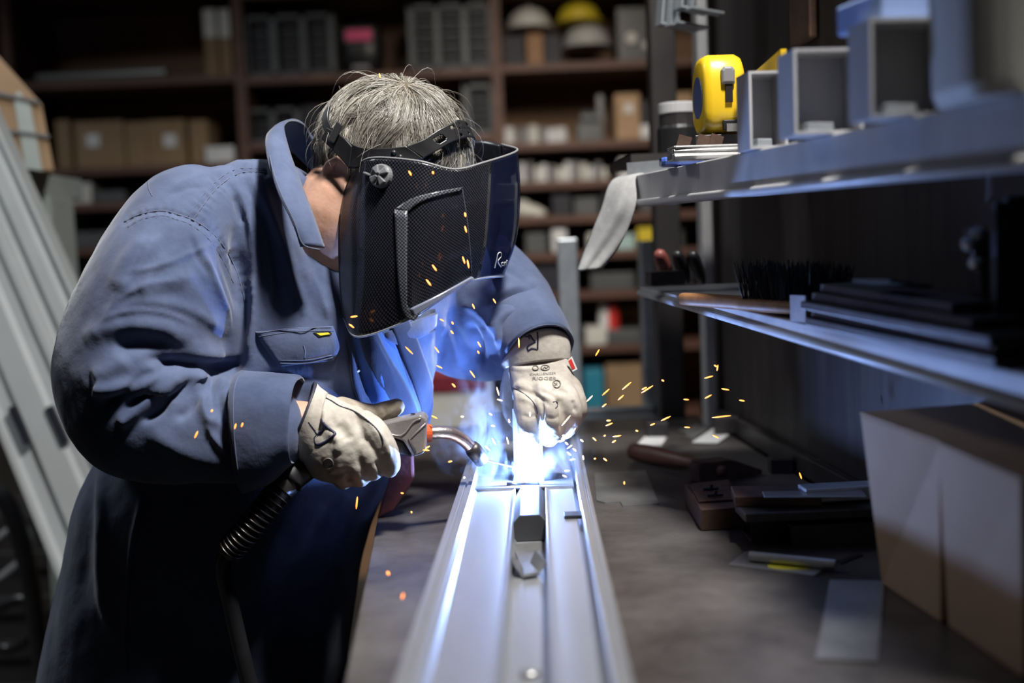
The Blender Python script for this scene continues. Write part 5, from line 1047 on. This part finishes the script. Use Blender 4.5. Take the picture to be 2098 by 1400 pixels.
# spare welding mask
mc = at(740, 88, SY + .06); zb = max(q for q in BZs[1] if q < mc[2] - .03) + .0135
mk = empty('spare_welding_mask', (mc[0], mc[1], zb), 'black welding mask with a pink filter window on the back shelf', 'welding mask')
obj('mask_shell', loft([ell((mc[0], mc[1] + .03, zb + z), [r_, 0, 0], [0, r_ * .8, 0], 28, 2.4) for z, r_ in ((0, .050), (.012, .066), (.06, .080), (.11, .082), (.15, .070), (.175, .045), (.185, .012))]), M_black, mk, smooth=True)
obj('filter_window', box((mc[0] - .002, mc[1] - .040, zb + .128), (.088, .012, .036), rz(0)), M_pink, mk, bevel=.002); obj('window_frame', box((mc[0] - .002, mc[1] - .036, zb + .128), (.108, .012, .056)), M_darkst, mk, bevel=.003)
obj('chin_vent', box((mc[0], mc[1] - .030, zb + .020), (.060, .02, .018)), M_greyp, mk, bevel=.003)
# helmets
def helmet(px, py, r_, m, label, squash=1.0):
    c = at(px, py, SY + .16); zb = c[2]
    h = empty('hard_hat', (c[0], c[1], zb), label, 'hard hat')
    obj('dome', loft([ell((c[0], c[1], zb + z * r_ * squash), [r_ * k, 0, 0], [0, r_ * 1.15 * k, 0], 28) for z, k in ((0, 1), (.3, .98), (.6, .86), (.85, .6), (.97, .32), (1.0, .03))]), m, h, smooth=True)
    obj('brim', loft([ell((c[0], c[1] - .015, zb + z), [r_ * k, 0, 0], [0, r_ * 1.25 * k, 0], 28) for z, k in ((-.006, 1.0), (-.004, 1.16), (.002, 1.14), (.006, .95))]), m, h, smooth=True)
    obj('ridge', tube(spline([np.array([c[0], c[1] - r_ * 1.1, zb + r_ * .30 * squash]), np.array([c[0], c[1] - r_ * .55, zb + r_ * .92 * squash]), np.array([c[0], c[1], zb + r_ * 1.02 * squash]), np.array([c[0], c[1] + r_ * .6, zb + r_ * .9 * squash])], 4), .007, 8), m, h, smooth=True)
zt_ = max(q for q in BZs[2] if q < zs(1220, 100)) + .0135
def on_board(px, Y, bay=2, py=100): return max(q for q in BZs[bay] if q < zs(px, py)) + .0135
px_box('dark_tin', 1030, 72, 1075, 2, .15, M_void, 'dark tin under the white hard hat', 'tin', Yf=SY + .1); px_box('wood_block', 1078, 68, 1112, 2, .15, mat('orange_wood', (.30, .15, .06), .6), 'orange brown wooden block under the white hard hat', 'wood block', Yf=SY + .1); px_box('dark_tin', 1114, 70, 1150, 2, .15, M_void, 'second dark tin right of the wooden block', 'tin', Yf=SY + .1)
helmet(1084, 62, .078, M_cream, 'off white hard hat on top of the wooden block'); helmet(1202, 100, .085, mat('grey_helmet', (.42, .42, .40), .5), 'grey white hard hat on the top right shelf'); helmet(1186, 48, .076, M_hatyel, 'yellow hard hat stacked over the grey one')
o, cx, zb, wd, h_ = px_box('black_machine', 1262, 14, 1352, 2, .2, M_black, 'black machine case with a round dial on the top right shelf', 'machine', Yf=SY + .05)
p = at(1293, 78, SY + .045); obj('dial', tube([p, p + np.array([0, -.006, 0])], .019, 20), M_cream, o); p = at(1332, 92, SY + .045); obj('name_plate', box(p, (.05, .004, .022)), M_cream, o)
# small goods on the right bay
def canister(px, py, r_, m, label, bay, cat='jar', grp=None, prof=None, hgt=None):
    Yc = SY + .06 + r_; ztop = zs(px, py, Yc); zb = max(q for q in BZs[bay] if q < ztop - .005) + .0135; x = xs(px, py, Yc); h_ = ztop - zb
    pr = prof or ((0, .9), (.05, 1), (.78, 1), (.86, .82), (.88, .95), (1, .95))
    return tag(obj('jar' if cat == 'jar' else cat.replace(' ', '_'), loft([ell((x, Yc, zb + h_ * t), [r_ * k, 0, 0], [0, r_ * k, 0], 18) for t, k in pr]), m, None, smooth=False), label, cat, grp)
canister(1042, 262, .024, M_white, 'bright white jar at the left end of the second right shelf', 2)
for i, (x, y, r_, m) in enumerate(((1072, 262, .018, M_greyp), (1092, 258, .02, M_cream), (1112, 262, .016, M_greyp), (1128, 264, .018, M_white), (1148, 262, .024, M_white))): canister(x, y, r_, m, ('grey', 'cream', 'small grey', 'small white', 'wide white')[i] + ' fitting in the row on the second right shelf', 2, 'fitting', 'fittings on the second right shelf')
o, cx, zb, wd, h_ = px_box('dark_motor', 1182, 252, 1236, 2, .15, M_rackg, 'dark electric motor on the second right shelf', 'motor'); obj('motor_drum', tube([np.array([cx - wd * .3, SY + .1, zb + h_ + .022]), np.array([cx + wd * .45, SY + .1, zb + h_ + .022])], .028, 18), M_rackg, o, smooth=False); obj('motor_stand', box((cx + wd * .45, SY + .1, zb + h_ + .05), (.02, .04, .10)), M_greyp, o)
o, cx, zb, wd, h_ = px_box('carton', 1260, 192, 1310, 2, .2, M_card, 'upright tan carton on the second right shelf', 'box'); p = at(1288, 222, SY + .028); obj('paper_label', box(p, (.028, .003, .03)), M_paper, o)
px_box('dark_bottle_case', 1312, 205, 1340, 2, .2, M_void, 'dark case beside the tan carton', 'case', Yf=SY + .08); px_box('white_bracket', 1312, 255, 1362, 2, .1, M_white, 'flat white bracket on the second right shelf', 'bracket', Yf=SY + .01); px_box('carton', 1352, 190, 1420, 2, .2, M_card, 'tan carton beside the rack post', 'box', Yf=SY + .05)
for i in range(12):
    x = 1070 + i * 15.5 + RNG.uniform(-3, 3); canister(x, 336 + RNG.uniform(-6, 8), .011 + RNG.uniform(0, .006), (M_white, M_greyp, M_cream)[i % 3], ('white', 'grey', 'cream')[i % 3] + ' pipe fitting, ' + ('first', 'second', 'third', 'fourth', 'fifth', 'sixth', 'seventh', 'eighth', 'ninth', 'tenth', 'eleventh', 'twelfth')[i] + ' from the left on the third right shelf', 2, 'pipe fitting', 'pipe fittings on the third right shelf')
px_box('white_pack', 1268, 324, 1340, 2, .12, M_white, 'white pack at the right of the third right shelf', 'packet', Yf=SY + .04)
tag(obj('plastic_bag', union([ball(at(1082, 434, SY + .06), (.05, .04, .028)), ball(at(1104, 438, SY + .05), (.03, .03, .02)), ball(at(1070, 425, SY + .07), (.03, .03, .03))], .006, 2)[:2], M_cream, smooth=True), 'crumpled pale plastic bag on the fourth right shelf', 'plastic bag')
for x0, y0, x1, m, lab in ((1130, 400, 1170, M_void, 'black box right of the plastic bag'), (1176, 405, 1225, M_rackg, 'grey box in the middle of the fourth right shelf'), (1232, 396, 1262, M_void, 'tall black box behind the rag'), (1310, 415, 1370, M_rackg, 'grey box at the right of the fourth right shelf')): px_box('parts_box', x0, y0, x1, 2, .18, m, lab, 'box')
for x0, y0, x1, m, lab in ((1076, 478, 1120, M_rackg, 'grey parts bin at the left of the fifth right shelf'), (1130, 470, 1160, M_white, 'white parts bin on the fifth right shelf'), (1204, 478, 1240, M_cream, 'cream parts bin behind the hanging rag'), (1262, 480, 1300, mat('pale_teal', (.35, .50, .50), .5), 'pale teal bin right of the hanging rag'), (1306, 466, 1352, M_hatyel, 'dull yellow tin on the fifth right shelf')): px_box('parts_bin', x0, y0, x1, 2, .18, m, lab, 'bin')
canister(1390, 462, .020, M_glass, 'clear glass jar catching light on the fifth right shelf', 2)
for x0, y0, x1, m, lab in ((1070, 545, 1150, M_void, 'long black case on the sixth right shelf'), (1210, 560, 1300, M_rackg, 'long grey case on the sixth right shelf'), (1375, 550, 1420, M_void, 'black case at the right of the sixth shelf')): px_box('tool_case', x0, y0, x1, 2, .2, m, lab, 'case')
o, cx, zb, wd, h_ = px_box('yellow_carton', 1268, 628, 1330, 2, .15, mat('dull_yellow_card', (.42, .33, .10), .7), 'dull yellow carton between the galvanised posts', 'box', Yf=SY + .2)
canister(1252, 616, .026, M_red, 'red spray can left of the yellow carton', 2, 'spray can'); canister(1238, 622, .022, M_white, 'white spray can left of the red one', 2, 'spray can')
for x0, y0, x1, m, lab in ((1200, 672, 1240, M_cream, 'cream carton low behind the galvanised frame'), (1246, 676, 1320, M_rackg, 'grey steel tray low behind the galvanised frame'), (1068, 640, 1150, M_rackg, 'grey carton behind the left sleeve')): px_box('low_carton', x0, y0, x1, 2, .18, m, lab, 'box', Yf=SY + .0)
px_box('teal_crate', 1196, 758, 1236, 2, .3, M_teal, 'teal plastic crate standing low behind the left glove', 'crate', Yf=SY - .02); px_box('brown_crate', 1240, 745, 1325, 2, .3, M_card_dk, 'brown carton right of the teal crate', 'box', Yf=SY + .05)
# bin with red lid behind the welder
p = at(892, 900, 2.9); rb = empty('waste_bin', (p[0], 2.9, 0), 'pale grey bin with a red lid standing behind the bench', 'bin')
zt_ = at(892, 800, 2.9)[2]; obj('bin_body', loft([ell((p[0] + .03, 2.98, z), [r_, 0, 0], [0, r_, 0], 24, 5) for z, r_ in ((0, .10), (zt_, .12))]), M_cream, rb); obj('bin_lid', loft([ell((p[0] + .03, 2.98, z), [r_, 0, 0], [0, r_, 0], 24, 5) for z, r_ in ((zt_, .125), (zt_ + .04, .125), (zt_ + .06, .10))]), mat('dark_red_plastic', (.16, .012, .02), .5), rb)

# ------------------------------------------------------------------ left side: leaning frames, carton, pillar
def leaning(xr, xl, Y, label):
    """folded steel jamb between two straight edges x(y) given as (slope, y0)"""
    P0, P1 = -260, 1820; r_ = empty('steel_jamb', at((xr[0] * (P1 - xr[1]) + xl[0] * (P1 - xl[1])) / 2, P1, Y) * [1, 1, 0], label, 'steel jamb', 'leaning steel jambs')
    prof_ = [(0, 0), (.10, 0), (.12, .010), (.30, .010), (.34, 0), (.66, 0), (.70, .012), (.90, .012), (.92, 0), (1, 0), (1, .05), (.97, .05), (.97, .018), (.03, .018), (.03, .05), (0, .05)]
    rg = []
    for py in (P0, P1):
        a, b = at(xr[0] * (py - xr[1]), py, Y), at(xl[0] * (py - xl[1]), py, Y); b[2] = a[2] + (b[2] - a[2]); rg.append([a + (b - a) * s + np.array([0, d, 0]) for s, d in prof_])
    obj('profile', loft(rg), mat('pale_painted_steel', (.50, .53, .54), .42, metal=.15, var=.05, vscale=6), r_, bevel=.002); return r_
j1 = leaning((.4528, 268), (.4367, 466), 2.25, 'right of two long pale steel jambs leaning behind the welder')
j2 = leaning((.4367, 474), (.41, 900), 2.23, 'left of two long pale steel jambs leaning at the picture edge')
for x, y, par in ((114, 872, j1), (38, 872, j2)):
    a, b = at(x - 16, y - 38, 2.222), at(x + 18, y + 38, 2.222); n_ = nrm(np.cross(b - a, [0, 1, 0])) * .007
    obj('slot', hexa([a - n_, a + n_, b + n_, b - n_], [a - n_ + [0, .012, 0], a + n_ + [0, .012, 0], b + n_ + [0, .012, 0], b - n_ + [0, .012, 0]]), M_void, par)
bxp = empty('strapped_carton', at(0, 350, 2.5), 'tan carton with pale tape and two dark straps at the left edge', 'box')
obj('carton_body', extrude_px([(-190, 330), (30, 348), (112, 352), (86, 214), (0, 118), (-190, -40)], 2.45, 2.80, -.17), M_card, bxp, bevel=.004)
obj('tape', extrude_px([(52, 345), (86, 350), (62, 218), (38, 186), (28, 200)], 2.446, 2.45), mat('pale_tape', (.50, .56, .54), .3), bxp)
for y0, y1 in ((176, 206), (266, 276)): obj('strap', extrude_px([(-190, y0 - 30), (80 if y0 < 200 else 100, y1), (80 if y0 < 200 else 101, y1 + 7), (-190, y0 - 22)], 2.443, 2.447), M_greyp, bxp)
pl = empty('machine_column', np.array([at(100, 600, 2.55)[0], 2.55, 0]), 'grey green machine column under the strapped carton', 'machine')
M_col = mat('grey_green_paint', (.36, .40, .38), .5, var=.1)
c = at(105, 400, 2.55); obj('column', box((c[0] - .035, 2.62, c[2] / 2), (.062, .14, c[2])), M_col, pl, bevel=.004); zc = at(60, 352, 2.5)[2]; obj('column_head', box((c[0] - .19, 2.62, (c[2] + zc) / 2 - .001), (.36, .3, zc - c[2])), M_col, pl, bevel=.004)
for i, (pts, r_, lab) in enumerate((([(-20, 1120), (40, 1080), (60, 1130), (10, 1180), (-30, 1200)], .012, 'grey cable loop on the floor side at the left edge'), ([(-20, 1250), (50, 1230), (70, 1290), (20, 1330), (-30, 1310)], .014, 'dark hose coil below the grey cable loop'), ([(-20, 1000), (20, 1040), (60, 1180), (90, 1380)], .02, 'thick dark hose hanging at the lower left'))): tag(obj('hose_coil', tube(spline([at(x, y, 2.6 - .1 * i) for x, y in pts], 8), r_, 10), M_greyp if i == 0 else M_black, smooth=True), lab, 'hose')
p = at(20, 1320, 2.7); tag(obj('dark_crate', join(box((p[0] - .1, 3.1, .30), (.40, .30, .60)), *[box((p[0] - .1, 2.945, .12 + .12 * k), (.41, .012, .05)) for k in range(4)]), M_panel, bevel=.004), 'dark crate in the shadow behind the leaning jambs', 'crate')

# ------------------------------------------------------------------ arc, sparks, smoke
arc_p = at(1074, 962, 1.455); arc_p[2] = FZ - .0045
tag(obj('welding_arc', ball(arc_p, (.0085, .0050, .0065)), mat('arc_plasma', (1, 1, 1), .5, emit=(.72, .85, 1.0), estr=220), smooth=True), 'blinding white welding arc at the torch tip on the cross plate', 'arc')
al = bpy.data.lights.new('arc_light', 'POINT'); al.energy = 16; al.color = (.26, .44, 1.0); al.shadow_soft_size = .0035
ao = bpy.data.objects.new('arc_light', al); COL.objects.link(ao); ao.location = arc_p + np.array([-.003, -.006, .0])
spk = [(840, 355, 10, 60, 1.30), (887, 354, 5, 80, 1.3), (953, 440, 8, 80, 1.32), (954, 470, 13, 75, 1.32), (950, 533, 14, 72, 1.32), (959, 541, 16, 80, 1.32), (890, 549, 14, 55, 1.3), (878, 579, 15, 52, 1.3), (725, 649, 14, -8, 1.33), (720, 668, 12, 38, 1.33),
    (838, 718, 20, 45, 1.36), (895, 717, 14, 55, 1.38), (900, 752, 12, 25, 1.38), (968, 767, 16, 55, 1.4), (982, 706, 12, 60, 1.4), (905, 656, 9, 30, 1.36), (927, 662, 6, 60, 1.38), (926, 681, 8, 50, 1.38), (970, 628, 10, 65, 1.38), (1013, 617, 10, 60, 1.4), (930, 790, 8, 50, 1.4), (980, 722, 6, 60, 1.4),
    (1063, 703, 18, 88, 1.40), (1224, 723, 14, -60, 1.42), (1470, 754, 12, -80, 1.4), (1466, 750, 6, 30, 1.4), (1452, 773, 16, -15, 1.42), (1486, 798, 14, 10, 1.42), (1284, 791, 22, -40, 1.42), (1241, 804, 18, -42, 1.42), (1272, 815, 14, -40, 1.42), (1208, 817, 16, -45, 1.42), (1326, 798, 26, -32, 1.42), (1320, 796, 10, -25, 1.42), (1238, 831, 10, -38, 1.42), (1451, 813, 14, -28, 1.42), (1406, 819, 10, 5, 1.4), (1358, 780, 5, 30, 1.42), (1364, 858, 20, -25, 1.4), (1478, 854, 34, -6, 1.38), (1520, 821, 10, 10, 1.38), (1408, 876, 10, 5, 1.4), (1248, 870, 14, -22, 1.42), (1337, 870, 9, -20, 1.42), (1247, 862, 8, 0, 1.42),
    (1264, 894, 16, -8, 1.42), (1218, 900, 9, 45, 1.42), (1258, 905, 8, -30, 1.42), (1239, 893, 4, -30, 1.42), (1240, 942, 8, 40, 1.42), (1219, 940, 4, 0, 1.42), (1466, 895, 12, 25, 1.4), (1640, 975, 12, 70, 1.36), (1578, 998, 14, 0, 1.34), (1555, 1000, 6, 60, 1.34), (1279, 990, 6, 90, 1.4), (1305, 883, 5, 20, 1.42),
    (929, 790, 9, 50, 1.4), (1020, 802, 16, 75, 1.41), (1024, 820, 11, 15, 1.41), (1005, 849, 7, 35, 1.41), (947, 854, 6, 0, 1.41), (1010, 873, 7, 10, 1.41), (1043, 863, 7, 75, 1.41), (1012, 905, 13, 60, 1.41), (1040, 903, 13, 75, 1.41), (999, 919, 12, 42, 1.41), (1086, 849, 8, 90, 1.405), (1114, 865, 6, 90, 1.40), (1160, 862, 26, -50, 1.40), (1174, 884, 16, -50, 1.41), (1155, 893, 6, 0, 1.41), (1150, 904, 13, -10, 1.41), (1161, 909, 7, 40, 1.41), (1167, 916, 12, -35, 1.41), (1177, 922, 8, 40, 1.41), (1166, 930, 10, 40, 1.41), (1173, 942, 10, -10, 1.41), (1192, 903, 7, 40, 1.41), (1130, 956, 6, 60, 1.41), (1162, 965, 9, -5, 1.41), (1157, 976, 8, 30, 1.41), (922, 946, 8, -15, 1.4), (1195, 938, 8, 80, 1.4), (951, 979, 4, 90, 1.4),
    (890, 855, 12, 25, 1.36), (873, 923, 13, 3, 1.34), (876, 917, 10, -30, 1.34), (731, 1031, 26, -85, 1.32), (824, 1011, 6, 10, 1.40), (402, 891, 16, -65, 1.27), (482, 874, 11, -75, 1.28), (496, 871, 9, -70, 1.28), (434, 842, 5, -60, 1.28), (825, 1222, 13, -75, 1.02), (795, 1175, 7, 60, 1.1), (843, 1050, 4, 80, 1.35), (778, 155, 9, 75, 1.40)]
M_spark = mat('glowing_spark', (1, .4, .1), .5, emit=(1.0, .27, .045), estr=3.2)
M_spark_hot = mat('glowing_hot_spark', (1, .7, .4), .5, emit=(1.0, .60, .32), estr=3.5)
for i, (x, y, L, ang, Y) in enumerate(spk):
    c = at(x, y, Y); a = math.radians(ang); d = at(x + math.cos(a) * 10, y + math.sin(a) * 10, Y - .003) - c; d = nrm(d); h = L * m_per_px(Y) / 2 * 1.2; r_ = .00095 if L > 8 else .0011
    place = ('above the hair' if y < 200 else 'in front of the face shield' if y < 600 and x < 970 else 'before the right sleeve' if x < 520 else 'below the torch by the jacket' if x < 860 and y > 980 else 'before the open jacket front' if y < 790 and x < 1000 else 'beside the torch neck' if x < 940
        else 'over the left sleeve and cuff' if x < 1070 and y < 760 else 'in the smoke left of the glove' if x < 1060 else 'at the left glove fingertips' if x < 1198 else 'above the pile of bars' if x > 1500 else 'in front of the rack panel' if x > 1390 else 'before the galvanised frame' if y < 850 else 'over the bench right of the door frame')
    hot = 930 < x < 1210 and y > 780
    o = tag(obj('spark', tube([c - d * h, c - d * h * .5, c + d * h * .5, c + d * h], [r_ * .35, r_, r_, r_ * .4], 8), M_spark_hot if hot else M_spark, smooth=True), ('long' if L > 15 else 'short' if L > 8 else 'tiny') + ' glowing orange spark ' + place, 'spark', 'sparks flying from the weld')
# smoke
sm = bpy.data.materials.new('weld_smoke'); sm.use_nodes = True; nt = sm.node_tree; nt.nodes.clear(); L = nt.links
om = nt.nodes.new('ShaderNodeOutputMaterial'); vs = nt.nodes.new('ShaderNodeVolumePrincipled'); vs.inputs['Color'].default_value = (.75, .85, 1, 1); vs.inputs['Anisotropy'].default_value = .1
tc = nt.nodes.new('ShaderNodeTexCoord'); mp = nt.nodes.new('ShaderNodeMapping'); mp.inputs['Scale'].default_value = (1, 1, .6); L.new(tc.outputs['Object'], mp.inputs[0])
n1 = nt.nodes.new('ShaderNodeTexNoise'); n1.inputs['Scale'].default_value = 26; n1.inputs['Detail'].default_value = 5; n1.inputs['Roughness'].default_value = .6; n1.inputs['Distortion'].default_value = 1.6; L.new(mp.outputs[0], n1.inputs['Vector'])
rp = nt.nodes.new('ShaderNodeMapRange'); rp.inputs[1].default_value = .53; rp.inputs[2].default_value = .74; rp.inputs[4].default_value = 22; L.new(n1.outputs['Fac'], rp.inputs[0])
gd = nt.nodes.new('ShaderNodeTexGradient'); gd.gradient_type = 'SPHERICAL'; mp2 = nt.nodes.new('ShaderNodeMapping'); L.new(tc.outputs['Generated'], mp2.inputs[0]); mp2.inputs['Location'].default_value = (-1, -1, -1); mp2.inputs['Scale'].default_value = (2, 2, 2); L.new(mp2.outputs[0], gd.inputs[0])
ml = nt.nodes.new('ShaderNodeMath'); ml.operation = 'MULTIPLY'; L.new(rp.outputs[0], ml.inputs[0]); L.new(gd.outputs['Fac'], ml.inputs[1]); L.new(ml.outputs[0], vs.inputs['Density']); L.new(vs.outputs[0], om.inputs['Volume'])
def smoke(c, s, label):
    o = tag(obj('smoke', ball(c, s, None, 24, 14), sm), label, 'smoke', kind='stuff'); return o
smoke(at(985, 872, 1.47), (.075, .06, .090), 'wispy blue smoke rising left of the glove above the weld')
smoke(at(1140, 945, 1.46), (.060, .05, .040), 'pale smoke drifting right of the bar along the frame')
smoke(arc_p + np.array([-.012, -.004, .012]), (.052, .035, .030), 'smoke puff added round the arc to spread its white glow')  # added puff, widens the white glow round the arc
